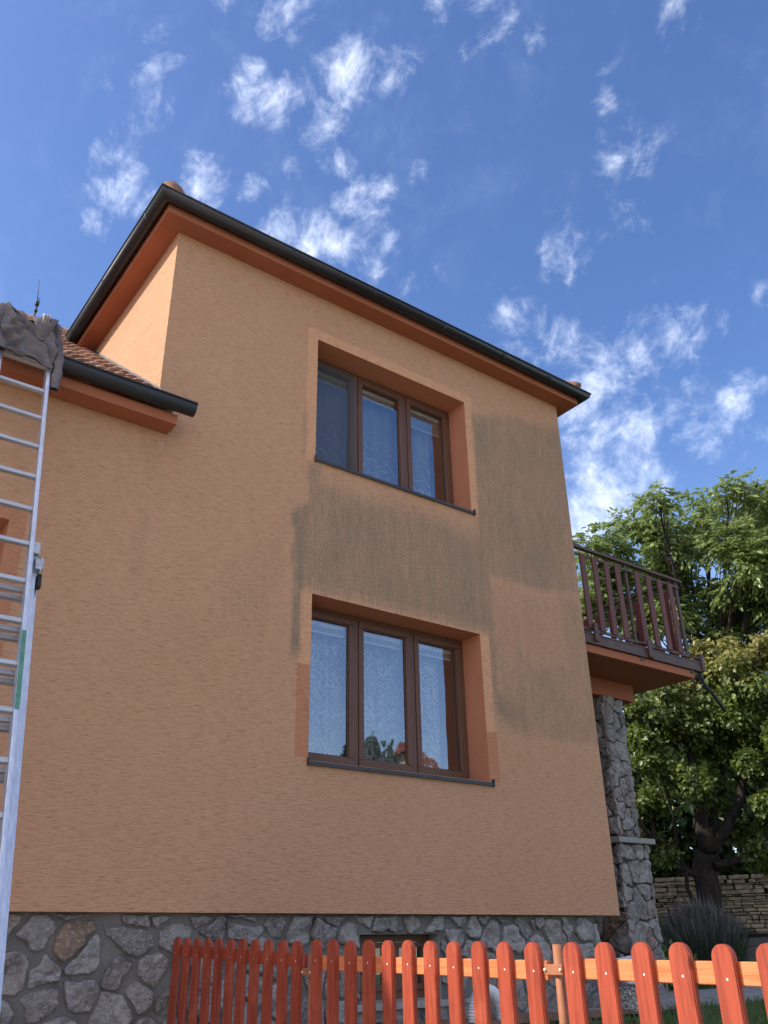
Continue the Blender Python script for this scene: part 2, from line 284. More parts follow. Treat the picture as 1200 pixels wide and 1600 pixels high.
M['lining'] = mat_simple('dusty_hood_lining', (0.26, 0.21, 0.20), (0.40, 0.34, 0.31), 40, 0.97, 0.004)
M['inner'] = mat_simple('dark_cuff_inside', (0.02, 0.02, 0.028), (0.03, 0.03, 0.04), 9, 0.95, 0.0)

# ------------------------------------------------------------------ mesh helpers
def tag(o, label=None, cat=None, group=None, kind=None):
    if label: o['label'] = label
    if cat: o['category'] = cat
    if group: o['group'] = group
    if kind: o['kind'] = kind
    return o
def empty(name, loc=(0, 0, 0), label=None, cat=None, group=None):
    o = bpy.data.objects.new(name, None); o.location = loc; o.empty_display_size = 0.2; COL.objects.link(o)
    return tag(o, label, cat, group)
class MB:
    """collects geometry in world space; build() links it as ONE mesh object"""
    def __init__(s): s.v = []; s.f = []; s.r = []; s.mi = []; s.sm = []
    def add(s, vs, fs, rnd=None, mi=0, smooth=False):
        b = len(s.v); s.v += [tuple(p) for p in vs]; s.f += [tuple(b + i for i in f) for f in fs]
        s.r += [random.random() if rnd is None else rnd] * len(vs); s.mi += [mi] * len(fs); s.sm += [smooth] * len(fs); return s
    def box(s, lo, hi, bev=0.0, mi=0, rnd=None, M4=None):
        x0, y0, z0 = lo; x1, y1, z1 = hi
        if bev <= 0:
            vs = [(x0,y0,z0),(x1,y0,z0),(x1,y1,z0),(x0,y1,z0),(x0,y0,z1),(x1,y0,z1),(x1,y1,z1),(x0,y1,z1)]
            fs = [(0,3,2,1),(4,5,6,7),(0,1,5,4),(1,2,6,5),(2,3,7,6),(3,0,4,7)]
        else:
            bm = bmesh.new(); bmesh.ops.create_cube(bm, size=1.0)
            for v in bm.verts: v.co = Vector(((x0+x1)/2 + v.co.x*(x1-x0), (y0+y1)/2 + v.co.y*(y1-y0), (z0+z1)/2 + v.co.z*(z1-z0)))
            bmesh.ops.bevel(bm, geom=bm.edges[:], offset=bev, segments=2, profile=0.6, affect='EDGES')
            bm.verts.index_update(); vs = [v.co.copy() for v in bm.verts]; fs = [[v.index for v in f.verts] for f in bm.faces]; bm.free()
        if M4 is not None: vs = [M4 @ Vector(p) for p in vs]
        return s.add(vs, fs, rnd, mi)
    def tube(s, pts, rad, n=10, cap=True, mi=0, smooth=True, rnd=None):
        pts = [Vector(p) for p in pts]
        if not hasattr(rad, '__len__'): rad = [rad] * len(pts)
        vs = []; fs = []; up = Vector((0.13, 0.21, 1)).normalized(); 
        t0 = (pts[1] - pts[0]).normalized()
        a = t0.cross(up); a = a.normalized() if a.length > 1e-3 else Vector((1, 0, 0))
        for i, p in enumerate(pts):
            t = (pts[min(i+1, len(pts)-1)] - pts[max(i-1, 0)]).normalized()
            a = (a - t * a.dot(t)).normalized(); b = t.cross(a)
            for k in range(n):
                th = 2*PI*k/n; vs.append(p + (a*math.cos(th) + b*math.sin(th)) * rad[i])
        for i in range(len(pts)-1):
            for k in range(n):
                k2 = (k+1) % n; fs.append((i*n+k, i*n+k2, (i+1)*n+k2, (i+1)*n+k))
        if cap: fs.append(tuple(reversed(range(n)))); fs.append(tuple(range((len(pts)-1)*n, len(pts)*n)))
        return s.add(vs, fs, rnd, mi, smooth)
    def grid(s, P, mi=0, smooth=True, rnd=None, close=False):
        """P: rows of points"""
        R = len(P); Cn = len(P[0]); vs = [p for row in P for p in row]
        fs = [(i*Cn+j, i*Cn+j+1, (i+1)*Cn+j+1, (i+1)*Cn+j) for i in range(R-1) for j in range(Cn-1)]
        return s.add(vs, fs, rnd, mi, smooth)
    def prism(s, poly, z0, z1, axis='z', mi=0, rnd=None):
        """poly extruded along an axis; poly in the two other axes"""
        n = len(poly)
        def P(a, b, c): return {'z': (a, b, c), 'y': (a, c, b), 'x': (c, a, b)}[axis]
        vs = [P(a, b, z0) for a, b in poly] + [P(a, b, z1) for a, b in poly]
        fs = [tuple(reversed(range(n))), tuple(range(n, 2*n))] + [(i, (i+1) % n, n+(i+1) % n, n+i) for i in range(n)]
        return s.add(vs, fs, rnd, mi)
    def build(s, name, mats, parent=None, rnd_attr=False, fixn=True):
        me = bpy.data.meshes.new(name); me.from_pydata(s.v, [], s.f)
        if not isinstance(mats, (list, tuple)): mats = [mats]
        for m in mats: me.materials.append(m)
        me.polygons.foreach_set('material_index', s.mi); me.polygons.foreach_set('use_smooth', s.sm)
        if rnd_attr:
            a = me.attributes.new('rnd', 'FLOAT', 'POINT'); a.data.foreach_set('value', s.r)
        if fixn:
            bm = bmesh.new(); bm.from_mesh(me); bmesh.ops.recalc_face_normals(bm, faces=bm.faces[:]); bm.to_mesh(me); bm.free()
        me.update()
        o = bpy.data.objects.new(name, me); COL.objects.link(o)
        if parent is not None:
            o.parent = parent
            w = Vector(parent.location); q = parent.parent
            while q is not None: w += Vector(q.location); q = q.parent
            me.transform(Matrix.Translation(-w))
        return o
def raw(name, V, F, mat, rnd=None, parent=None, smooth=False):
    """V: (n,3) array, F: (m,k) int array, rnd per vertex"""
    me = bpy.data.meshes.new(name); k = F.shape[1]
    me.vertices.add(len(V)); me.vertices.foreach_set('co', np.asarray(V, np.float32).ravel())
    me.loops.add(F.size); me.loops.foreach_set('vertex_index', F.ravel().astype(np.int32))
    me.polygons.add(len(F)); me.polygons.foreach_set('loop_start', np.arange(0, F.size, k, dtype=np.int32))
    me.polygons.foreach_set('use_smooth', np.full(len(F), smooth))
    me.materials.append(mat)
    if rnd is not None:
        a = me.attributes.new('rnd', 'FLOAT', 'POINT'); a.data.foreach_set('value', np.asarray(rnd, np.float32))
    me.update(calc_edges=True); me.validate()
    o = bpy.data.objects.new(name, me); COL.objects.link(o)
    if parent is not None:
        o.parent = parent; me.transform(Matrix.Translation(-Vector(parent.location)))
    return o
def nz(x, y, z, o=3): return noise.fractal(Vector((x, y, z)), 0.9, 2.0, o)
def sstep(a, b, x):
    t = min(1, max(0, (x - a) / (b - a))); return t * t * (3 - 2 * t)
# ================================================================== THE HOUSE
X1, X2, ZT = 4.516, -0.808, 6.06
WX0, WX1, DEP = 0.825, 2.867, 0.28
WINS = {'low': (1.15, 2.624), 'up': (4.045, 5.49)}
LW = (-3.30, -1.814, 1.15, 2.627)
XL = -8.2
house = empty('house', (0, 0, 0), 'two storey orange rendered house with brown windows, stained wall and fieldstone plinth', 'house')

def lines(a, b, step, must):
    L = sorted(set([a, b] + [m for m in must if a < m < b])); out = []
    for p, q in zip(L[:-1], L[1:]):
        n = max(1, round((q - p) / step)); out += [p + (q - p) * i / n for i in range(n)]
    return out + [L[-1]]
def stain(x, z):
    w = nz(x * 1.7, 0, z * 1.7) * 0.10; w2 = nz(x * 6, 5, z * 2.0) * 0.07
    m = 0.0
    # field between the two windows
    left = 0.615 + (0.15 * sstep(3.42, 3.56, z)) + w2 * 0.5
    a = sstep(left - 0.02, left + 0.05, x) * sstep(4.00, 3.60, z + w) * sstep(2.60, 2.72, z + 0.02)
    a *= 1.0 if x < 3.05 else 0.0
    m = max(m, a * (0.70 + w * 1.2))
    # dark streaks at the left edge
    if x < 1.0:
        m = max(m, 0.88 * sstep(0.60, 0.65, x + w2) * sstep(0.78, 0.69, x + w2) * sstep(1.90, 2.15, z) * sstep(3.56, 3.35, z + w2))
        m = max(m, 0.62 * sstep(0.72, 0.78, x + w2) * sstep(0.92, 0.84, x + w2) * sstep(3.0, 3.4, z) * sstep(4.06, 3.90, z))
        m = max(m, 0.55 * sstep(0.675, 0.70, x) * sstep(0.75, 0.715, x) * sstep(3.9, 4.1, z) * sstep(4.75, 4.4, z))
    # field right of the windows
    if x > 2.9:
        topz = 5.42 + (x - 3.0) * 0.20
        b = sstep(2.93, 3.00, x + w2 * 0.3) * sstep(topz + 0.10, topz - 0.12, z + w) * sstep(3.22 + (x - 3) * 0.09, 3.34 + (x - 3) * 0.09, z + w * 0.5)
        m = max(m, b * (0.66 + w * 1.2))
        m = max(m, 0.50 * sstep(3.7, 4.45, x + w) * sstep(1.62, 1.75, z + w * .5) * sstep(3.6, 3.2, z))
        c = sstep(2.98, 3.03, x) * sstep(2.66, 2.45, z + w * 2) * sstep(1.60 + 0.2 * sstep(3.3, 3.0, x), 1.70 + 0.2 * sstep(3.3, 3.0, x), z + w * .4)
        m = max(m, c * (0.46 + w * 2.0))
        m = max(m, 0.78 * sstep(2.97, 3.05, x) * sstep(3.75, 3.3, x) * sstep(1.68, 1.78, z + 0.12 * (x - 3.0) + w * .5 - 0.1) * sstep(2.15, 1.92, z + w))
        m = max(m, 0.60 * sstep(2.98, 3.01, x) * sstep(3.14, 3.06, x) * sstep(1.7, 1.9, z) * sstep(2.95, 2.75, z))
        m = max(m, 0.27 * sstep(2.98, 3.05, x) * sstep(1.6, 1.8, z) * sstep(3.4, 3.1, z))
    # faint bloom on the clean part
    if -0.9 < x < 0.7: m = max(m, 0.16 * sstep(0.0, 0.12, nz(x * 1.1 + 4, 2, z * 0.7)) * sstep(1.2, 2.5, z) * sstep(4.9, 4.2, z))
    return max(0.0, min(1.0, m))
def trim_of(x, z):
    if 0.705 < x < 2.985 and 4.0 < z < 5.61: return 0.5
    if 0.700 < x < 2.985 and 1.96 < z < 2.742: return 0.5
    if 2.867 < x < 2.985 and 1.63 < z < 2.742: return 0.5
    if 0.690 < x < 0.830 and 1.166 < z <= 1.97: return 1.0
    if 2.867 < x < 3.005 and 1.152 < z <= 1.64: return 1.0
    if -3.45 < x < -1.69 and 1.15 < z < 2.725: return 1.0
    return 0.0

holes = [(WX0, WX1, *WINS['low']), (WX0, WX1, *WINS['up']), LW]
mustx = [X2, 0.705, 0.70, 0.69, 0.83, WX0, WX1, 2.985, 3.005, -3.45, -1.69, LW[0], LW[1]]
mustz = [1.15, 1.152, 1.166, 1.63, 1.64, 1.96, 1.97, 2.627, 2.624, 2.725, 2.742, 4.0, 4.045, 5.49, 5.61, 3.80]
def facade():
    xs = [x for x in lines(XL, -2.0, 0.3, mustx)][:-1] + lines(-2.0, X1, 0.045, mustx)
    zs = lines(0.0, ZT + 0.02, 0.045, mustz)
    nx, nzz = len(xs), len(zs)
    V = [(x, 0.0, z) for z in zs for x in xs]
    st = [stain(x, z) for z in zs for x in xs]
    F = []; tr = []
    for j in range(nzz - 1):
        zc = (zs[j] + zs[j+1]) / 2
        for i in range(nx - 1):
            xc = (xs[i] + xs[i+1]) / 2
            if xc < X2 and zc > 3.80: continue
            if any(a < xc < b and c < zc < d for a, b, c, d in holes): continue
            F.append((j*nx+i, j*nx+i+1, (j+1)*nx+i+1, (j+1)*nx+i)); tr.append(trim_of(xc, zc))
    # remaining bodies of the wall: side returns, underside, window reveals are separate parts
    def quad(a, b, c, d):
        k = len(V); V.extend([a, b, c, d]); st.extend([0]*4); F.append((k, k+1, k+2, k+3)); tr.append(0.0)
    quad((X1,0,0),(X1,9,0),(X1,9,ZT+.02),(X1,0,ZT+.02))                 # right side
    quad((X2,0,3.80),(X2,0,ZT+.02),(X2,9,ZT+.02),(X2,9,3.80))            # upper storey, left side
    quad((X2+.3,.3,3.80),(X2+.3,9,3.80),(X2+.3,9,ZT+.02),(X2+.3,.3,ZT+.02))
    quad((XL,0,0),(XL,0,3.80),(XL,9,3.80),(XL,9,0))
    quad((XL,0,0),(XL,.30,0),(X1,.30,0),(X1,0,0))                        # drip edge over the plinth
    quad((XL,9,0),(XL,9,ZT),(X1,9,ZT),(X1,9,0))
    quad((XL,.3,ZT),(X1,.3,ZT),(X1,9,ZT),(XL,9,ZT)) if False else None
    me = bpy.data.meshes.new('wall'); me.from_pydata(V, [], F); me.materials.append(M['stucco'])
    a = me.attributes.new('stain', 'FLOAT', 'POINT'); a.data.foreach_set('value', st)
    b = me.attributes.new('trim', 'FLOAT', 'FACE'); b.data.foreach_set('value', tr)
    me.update(); o = bpy.data.objects.new('wall', me); COL.objects.link(o); o.parent = house
    return o
facade()

def reveal(x0, x1, z0, z1, depth):
    m = MB()
    m.add([(x0,0,z0),(x0,depth,z0),(x0,depth,z1),(x0,0,z1)], [(0,1,2,3)])
    m.add([(x1,0,z0),(x1,0,z1),(x1,depth,z1),(x1,depth,z0)], [(0,1,2,3)])
    m.add([(x0,0,z1),(x0,depth,z1),(x1,depth,z1),(x1,0,z1)], [(0,1,2,3)])
    m.add([(x0,0,z0),(x1,0,z0),(x1,depth,z0),(x0,depth,z0)], [(0,1,2,3)])
    return m
def bevelled(m, lo, hi, b=0.006): m.box(lo, hi, b)

def window(x0, x1, z0, z1, sashes, lace, blinds, lab=None):
    y = DEP
    f = MB(); fw = 0.042
    f.box((x0, y, z1 - fw), (x1, y + .075, z1), .004); f.box((x0, y, z0), (x1, y + .075, z0 + fw + .01), .004)
    f.box((x0, y, z0 + fw + .01), (x0 + fw, y + .075, z1 - fw), .004); f.box((x1 - fw, y, z0 + fw + .01), (x1, y + .075, z1 - fw), .004)
    w = (x1 - x0) / sashes
    for k in range(1, sashes):
        xm = x0 + w * k; f.box((xm - .024, y + .002, z0 + fw + .011), (xm + .024, y + .073, z1 - fw - .001), .004)
    win = f.build('window', M['frame'], house)
    if lab: win['label'] = lab
    rv = reveal(x0, x1, z0, z1, y + .08)
    rv.build('window_reveal', M['reveal'], win)
    for k in range(sashes):
        a = x0 + w * k + (fw + .004 if k == 0 else .028); b = x0 + w * (k + 1) - (fw + .004 if k == sashes - 1 else .028)
        c = z0 + fw + .014; d = z1 - fw - .004; s = MB(); sw = .056; yo = y - .010
        s.box((a, yo, d - sw), (b, yo + .068, d), .007); s.box((a, yo, c), (b, yo + .068, c + sw + .008), .007)
        s.box((a, yo + .0015, c + sw + .008), (a + sw, yo + .066, d - sw), .007); s.box((b - sw, yo + .0015, c + sw + .008), (b, yo + .066, d - sw), .007)
        # inner glazing bead
        g0, g1, h0, h1 = a + sw, b - sw, c + sw + .008, d - sw; t = .010
        for lo, hi in (((g0, yo + .018, h1 - t), (g1, yo + .05, h1)), ((g0, yo + .018, h0), (g1, yo + .05, h0 + t)), ((g0, yo + .018, h0 + t), (g0 + t, yo + .05, h1 - t)), ((g1 - t, yo + .018, h0 + t), (g1, yo + .05, h1 - t))):
            s.box(lo, hi)
        s.build('sash', M['frame'], win)
        gk = MB(); r = .004
        for lo, hi in (((g0 + t, yo + .026, h1 - t - r), (g1 - t, yo + .034, h1 - t)), ((g0 + t, yo + .026, h0 + t), (g1 - t, yo + .034, h0 + t + r)), ((g0 + t, yo + .026, h0 + t + r), (g0 + t + r, yo + .034, h1 - t - r)), ((g1 - t - r, yo + .026, h0 + t + r), (g1 - t, yo + .034, h1 - t - r))):
            gk.box(lo, hi)
        gk.build('gasket', M['gasket'], win)
        p = MB(); p.add([(g0 + t, yo + .030, h0 + t), (g1 - t, yo + .030, h0 + t), (g1 - t, yo + .030, h1 - t), (g0 + t, yo + .030, h1 - t)], [(0, 1, 2, 3)])
        p.build('pane', M['glass'], win, fixn=False)
        if blinds[k] == 'screen':
            sc = MB(); a2, b2, c2, d2 = a + .01, b + .014, c + .006, d - .006
            sc.add([(a2, yo - .012, c2), (b2, yo - .012, c2), (b2, yo - .012, d2), (a2, yo - .012, d2)], [(0, 1, 2, 3)])
            sc.build('insect_screen', M['screenmesh'], win)
        nsl, hh = {'screen': (5, .010), 'few': (6, .0085), 'many': (11, .017)}[blinds[k]]
        bl = MB(); bl.box((g0 + .004, y + .066, h1 - .042), (g1 - .004, y + .100, h1 - .002), .003)
        for q in range(nsl):
            zc = h1 - .05 - hh * q; Mx = Matrix.Translation((0, y + .083, zc)) @ Matrix.Rotation(.45, 4, 'X') @ Matrix.Translation((0, -(y + .083), -zc))
            bl.box((g0 + .006, y + .070, zc - .0008), (g1 - .006, y + .096, zc + .0008), M4=Mx)
        zb = h1 - .05 - hh * nsl
        bl.box((g0 + .006, y + .072, zb - .012), (g1 - .006, y + .094, zb + .003), .003)
        for xx in (g0 + .09, g1 - .09): bl.box((xx - .0015, y + .068, zb), (xx + .0015, y + .0695, h1 - .03))
        bl.build('blind', M['blind'], win)
    # curtain hung in folds inside the room
    xe = x1 - .185; n = 150; P = []
    for j in range(10):
        z = z0 + .03 + (z1 - z0 - .06) * j / 9; row = []
        for i in range(n + 1):
            x = x0 + .02 + (xe - x0 - .02) * i / n; t = 1 - .35 * j / 9
            row.append((x + .006 * math.sin(x * 31) * t, y + .20 + .034 * math.sin(x * 34 + 2.2 * math.sin(x * 4.3) + .5 * z) * t + .014 * math.sin(x * 71 + z), z))
        P.append(row)
    c = MB(); c.grid(P); c.build('curtain', M['lace'] if lace else M['voile'], win, fixn=False)
    return win
def mat_screen():
    m, T = material('fine_insect_mesh')
    d = T.n('ShaderNodeBsdfDiffuse', {'Color': (0.10, 0.11, 0.12, 1)})
    mx = T.n('ShaderNodeMixShader', {0: 0.42, 1: T.n('ShaderNodeBsdfTransparent').outputs[0], 2: d.outputs[0]})
    T.t.links.new(mx.outputs[0], T.n('ShaderNodeOutputMaterial').inputs[0]); return m
M['screenmesh'] = mat_screen()
w_low = window(WX0, WX1, *WINS['low'], 3, True, ('few', 'few', 'few'), 'lower brown three-sash window with fern lace curtains')
w_up = window(WX0, WX1, *WINS['up'], 3, False, ('screen', 'few', 'many'), 'upper brown three-sash window with blue-grey voile and half-drawn blind')
w_lft = window(*LW, 2, True, ('few', 'few'), 'window behind the ladder in a salmon reveal')
# rooms behind the windows
rm = MB()
for (x0, x1, z0, z1) in ((-.5, 4.3, .3, 3.3), (-.45, 4.3, 3.45, 5.98), (-5, -.6, .3, 3.3)):
    a, b, c, d, e, f = x0, x1, .37, 4.0, z0, z1
    rm.add([(a,c,e),(b,c,e),(b,d,e),(a,d,e),(a,c,f),(b,c,f),(b,d,f),(a,d,f)], [(0,1,2,3),(4,7,6,5),(1,5,6,2),(2,6,7,3),(3,7,4,0)])
    hs = [h for h in holes if h[0] > x0 and h[1] < x1 and h[2] > z0 and h[3] < z1][0]
    g, h, i, j = hs[0] - .01, hs[1] + .01, hs[2] - .01, hs[3] + .01
    rm.add([(a,c,e),(b,c,e),(b,c,i),(a,c,i)], [(0,1,2,3)]); rm.add([(a,c,j),(b,c,j),(b,c,f),(a,c,f)], [(0,1,2,3)])
    rm.add([(a,c,i),(g,c,i),(g,c,j),(a,c,j)], [(0,1,2,3)]); rm.add([(h,c,i),(b,c,i),(b,c,j),(h,c,j)], [(0,1,2,3)])
rm.build('room', M['room'], house, fixn=False)
# metal sills
for (x0, x1, z) in ((WX0, WX1, 1.15), (WX0, WX1, 4.045), (LW[0], LW[1], 1.15)):
    s = MB()
    prof = [(DEP + .02, z + .012), (-.022, z - .008), (-.026, z - .012), (-.026, z - .040), (-.020, z - .040), (-.020, z - .016), (DEP + .02, z + .004)]
    s.prism([(a, b) for a, b in prof], x0 - .004, x1 + .030, 'x')
    s.box((x1 + .022, -.034, z - .046), (x1 + .036, .05, z + .022), .003); s.box((x0 - .012, -.034, z - .046), (x0 + .004, .0, z + .022), .003)
    s.build('window_sill', M['sill'], house)

# ---------------------------------------------------------------- eaves, gutters, roofs
OV = 0.20
def eave_ring():
    m = MB(); a, b, c = X2 - OV, X1 + OV, -OV; y9 = 9.2
    m.box((a, c, ZT), (b, 0.02, 6.155), .004)
    m.box((a, 0.021, ZT), (X2 + .02, 2.52, 6.155), .004); m.box((X1 - .02, 0.021, ZT), (b, y9, 6.155), .004)
    m.box((X2 + .021, .021, ZT + .004), (X1 - .021, y9, 6.15))
    return m.build('eave', M['eave'], house)
eave_ring()
m = MB(); m.box((XL - .1, -OV, 3.765), (X2 + .115, -.004, 3.86), .004); m.build('eave', M['eave'], house)

def gutter(path, zc, r=.066, rz=.085, inward=None, joints=()):
    """half round gutter swept along a horizontal path; outward side given by the left-hand normal"""
    m = MB(); prof = []
    n = 14
    for k in range(n + 1):
        th = PI * k / n; prof.append((math.cos(th) * r, -math.sin(th) * rz))
    bead = [(r + .012 * math.cos(t), .006 + .012 * math.sin(t)) for t in [i * 2 * PI / 8 for i in range(9)]]
    def frames(path):
        out = []
        for i, p in enumerate(path):
            p = Vector((*p, 0)); d0 = (Vector((*path[i], 0)) - Vector((*path[i-1], 0))).normalized() if i > 0 else None
            d1 = (Vector((*path[i+1], 0)) - p).normalized() if i < len(path) - 1 else None
            d0 = d0 or d1; d1 = d1 or d0; t = (d0 + d1).normalized(); nn = Vector((t.y, -t.x, 0)); k = 1 / max(.3, nn.dot(Vector((d0.y, -d0.x, 0))))
            out.append((p, nn * k))
        return out
    fr = frames(path)
    for pr, th in ((prof, 0), ([(x * .94, z * .94) for x, z in prof], 0)):
        m.grid([[(p.x + nn.x * x, p.y + nn.y * x, zc + z) for (x, z) in pr] for p, nn in fr])
    m.grid([[(p.x + nn.x * x, p.y + nn.y * x, zc + z) for (x, z) in bead] for p, nn in fr])
    for e in (0, -1):                                              # end caps
        p, nn = fr[e]; d = .004 if e == 0 else -.004
        m.add([(p.x + nn.x * x, p.y + nn.y * x, zc + z) for (x, z) in prof], [tuple(range(n + 1))])
    for (jx, jy, ddx, ddy) in joints:                              # sleeve joints
        nn = Vector((ddy, -ddx, 0)); dd = Vector((ddx, ddy, 0)); rows = []
        for s_ in (-.016, .016):
            rows.append([(jx + dd.x * s_ + nn.x * x * 1.05, jy + dd.y * s_ + nn.y * x * 1.05, zc + z * 1.05) for (x, z) in prof])
        m.grid(rows)
    return m
gx, gy, gxr = X2 - OV - .062, -OV - .062, X1 + OV + .062
jt = [(x, gy, -1, 0) for x in (.02, 1.05, 2.05, 3.10, 4.02)] + [(gx, 1.15, 0, 1), (gx, .12, 0, 1)]
gutter([(gxr, 9.2), (gxr, gy), (gx, gy), (gx, 2.44)][::1], 6.205, joints=[]).build('gutter', M['gutter'], house) if False else None
g = gutter([(gx, 2.44), (gx, gy), (gxr, gy), (gxr, 9.2)], 6.205, joints=[(x, gy, 1, 0) for x in (.30, 1.35, 2.35, 3.30, 4.10)] + [(gx, 1.25, 0, -1), (gx, .10, 0, -1), (gx, 2.25, 0, -1)])
g.build('gutter', M['gutter'], house, fixn=False)
g = gutter([(XL - .1, gy), (-.575, gy)], 3.945, rz=.09, joints=[(-.92, gy, 1, 0), (-3.5, gy, 1, 0)])
g.build('gutter', M['gutter'], house, fixn=False)

PITCH = .796
def tile_plane(x0, x1, y0, z0, length, tw=.17, th=.29, dx=.0213, px=1.0):
    """rolled clay tiles running up a slope in +y"""
    L = math.hypot(1, px); V = []; R = []; F = []
    xs = np.arange(x0, x1 + 1e-6, dx); rows = int(length / th)
    nn = Vector((0, -px, 1)).normalized(); vs = []; 
    m = MB(); m_rows = []
    for r in range(rows):
        for (s_, off) in ((0.0, .062), (.04, .064), (th - .002, .0)):
            row = []
            for x in xs:
                ph = (x / tw + .5 * (r % 2) * 0) * 2 * PI
                j = .006 * math.sin(r * 12.9 + math.floor(x / tw) * 78.2)
                h = .040 * (abs(math.sin(ph / 2)) ** .8) + off + j
                d = (r * th + s_) / L
                row.append((x, y0 + d + nn.y * h, z0 + d * px + nn.z * h))
            m_rows.append(row)
    b = len(m.v); n = len(xs)
    for i, row in enumerate(m_rows):
        r = i // 3
        for x, p in zip(xs, row):
            m.v.append(p); m.r.append((math.sin(r * 91.7 + math.floor(x / tw + .02) * 47.3) * 43758.5) % 1.0)
    for i in range(len(m_rows) - 1):
        for k in range(n - 1):
            m.f.append((i*n+k, i*n+k+1, (i+1)*n+k+1, (i+1)*n+k)); m.mi.append(0); m.sm.append(False)
    # front edge of the lowest row
    m.add([(x0, y0, z0 - .02), (x1, y0, z0 - .02), m_rows[0][-1], m_rows[0][0]], [(0, 1, 2, 3)])
    return m
RL = (4.55 + .25) * math.hypot(1, PITCH)
tm = tile_plane(-4.2, X2 - .05, -.25, 3.890, RL, px=PITCH)
tb = tile_plane(XL - .15, -4.2, -.25, 3.890, RL, dx=.0425, px=PITCH)
off = len(tm.v); tm.v += tb.v; tm.r += tb.r; tm.f += [tuple(i + off for i in f) for f in tb.f]; tm.mi += tb.mi; tm.sm += tb.sm
zr = 3.945 + 4.8 * PITCH
tm.add([(XL - .15, 4.55, zr), (X2, 4.55, zr), (X2, 9.2, 3.95), (XL - .15, 9.2, 3.95)], [(0, 1, 2, 3)])
tm.add([(XL - .15, -.25, 3.93), (XL - .15, 4.55, zr), (XL - .15, 9.2, 3.93)], [(0, 1, 2)])
tm.add([(XL - .15, -.2, 3.90), (X2 + .1, -.2, 3.90), (X2 + .1, 4.55, zr - .06), (XL - .15, 4.55, zr - .06)], [(0, 1, 2, 3)])
roof1 = tm.build('roof', M['tile'], house, rnd_attr=True, fixn=False)
# strip of small verge board under tiles that overhang right of the tower corner
vb = MB(); vb.box((X2 - .13, -.25, 3.93), (X2 + .10, -.01, 3.965)); vb.build('verge_flashing', M['steel'], roof1)
fl = MB()
def slope(y): return 3.945 + (y + .25) * PITCH
fl.add([(X2 - .004, -.05, slope(-.05) + .075), (X2 - .004, 2.5, slope(2.5) + .075), (X2 - .004, 2.5, slope(2.5)), (X2 - .004, -.05, slope(-.05))], [(0, 1, 2, 3)])
fl.add([(X2 - .004, -.05, slope(-.05) + .045), (X2 - .07, -.05, slope(-.05) + .045), (X2 - .07, 2.5, slope(2.5) + .045), (X2 - .004, 2.5, slope(2.5) + .045)], [(0, 1, 2, 3)])
fl.build('wall_flashing', M['lead'], roof1, fixn=False)
rc = MB()
for k in range(30):
    x = XL + k * .255
    rc.tube([(x, 4.55, zr + .03), (x + .27, 4.55, zr + .045)], [.085, .10], 10)
rc.build('ridge_tiles', M['tile'], roof1, rnd_attr=True)

# hipped roof over the tall part
rt = MB(); e = .26; P0 = [(X2 - e, -e), (X1 + e, -e), (X1 + e, 9.2), (X2 - e, 9.2)]; zE = 6.20; hp = .50; half = (X1 - X2 + 2 * e) / 2
ap = [((X1 + X2) / 2, -e + half, zE + half * hp), ((X1 + X2) / 2, 9.2 - half, zE + half * hp)]
b4 = [(x, y, zE) for x, y in P0]
rt.add(b4 + ap, [(0, 1, 4), (1, 2, 5, 4), (2, 3, 5), (3, 0, 4, 5), (3, 2, 1, 0)])
roof2 = rt.build('roof', M['tile'], house, rnd_attr=True)
for c, apx in ((Vector(b4[0]), Vector(ap[0])), (Vector(b4[1]), Vector(ap[0])), (Vector(b4[2]), Vector(ap[1]))):
    d = (apx - c).normalized(); L = (apx - c).length; hc = MB()
    for k in range(int(L / .33)):
        p = c + d * (k * .33 + .09); q = p + d * .37
        hc.tube([p + Vector((0, 0, .045)), p + Vector((0, 0, .055)) + d * .02, q + Vector((0, 0, .045))], [.125, .12, .095], 14, rnd=.25 + .5 * random.random())
    hc.build('hip_ridge', M['tile'], roof2, rnd_attr=True)
# hooded hip end caps standing proud at both front corners
for cx, sx in ((X2 - .02, 1), (X1 + .02, -1)):
    m = MB(); R_ = []
    base = Vector((cx if sx > 0 else X1 + .075, -.05 if sx > 0 else -.155, 6.27 if sx > 0 else 6.235)); d = Vector((sx * .66, .66, .33)).normalized(); side = Vector((.7071, -.7071 * sx, 0)) if sx > 0 else Vector((.7071, .7071, 0)); side.z = 0
    sc_ = 1.0 if sx > 0 else .34
    for i in range(6):
        c = base + d * (.055 * i * sc_); row = []
        w_ = (.135 + .012 * i) * sc_ if i > 0 else .12 * sc_; h_ = (.15 + .016 * i) * sc_ if i > 0 else .12 * sc_
        for k in range(13):
            th = PI * k / 12; row.append(c + side * (math.cos(th) * w_) + Vector((0, 0, math.sin(th) * h_)))
        R_.append(row)
    m.grid(R_, rnd=.3); m.add(R_[0], [tuple(range(13))], rnd=.2)
    m.build('hip_end_cap', M['tile'] if sx > 0 else M['lead'], roof2, rnd_attr=True)
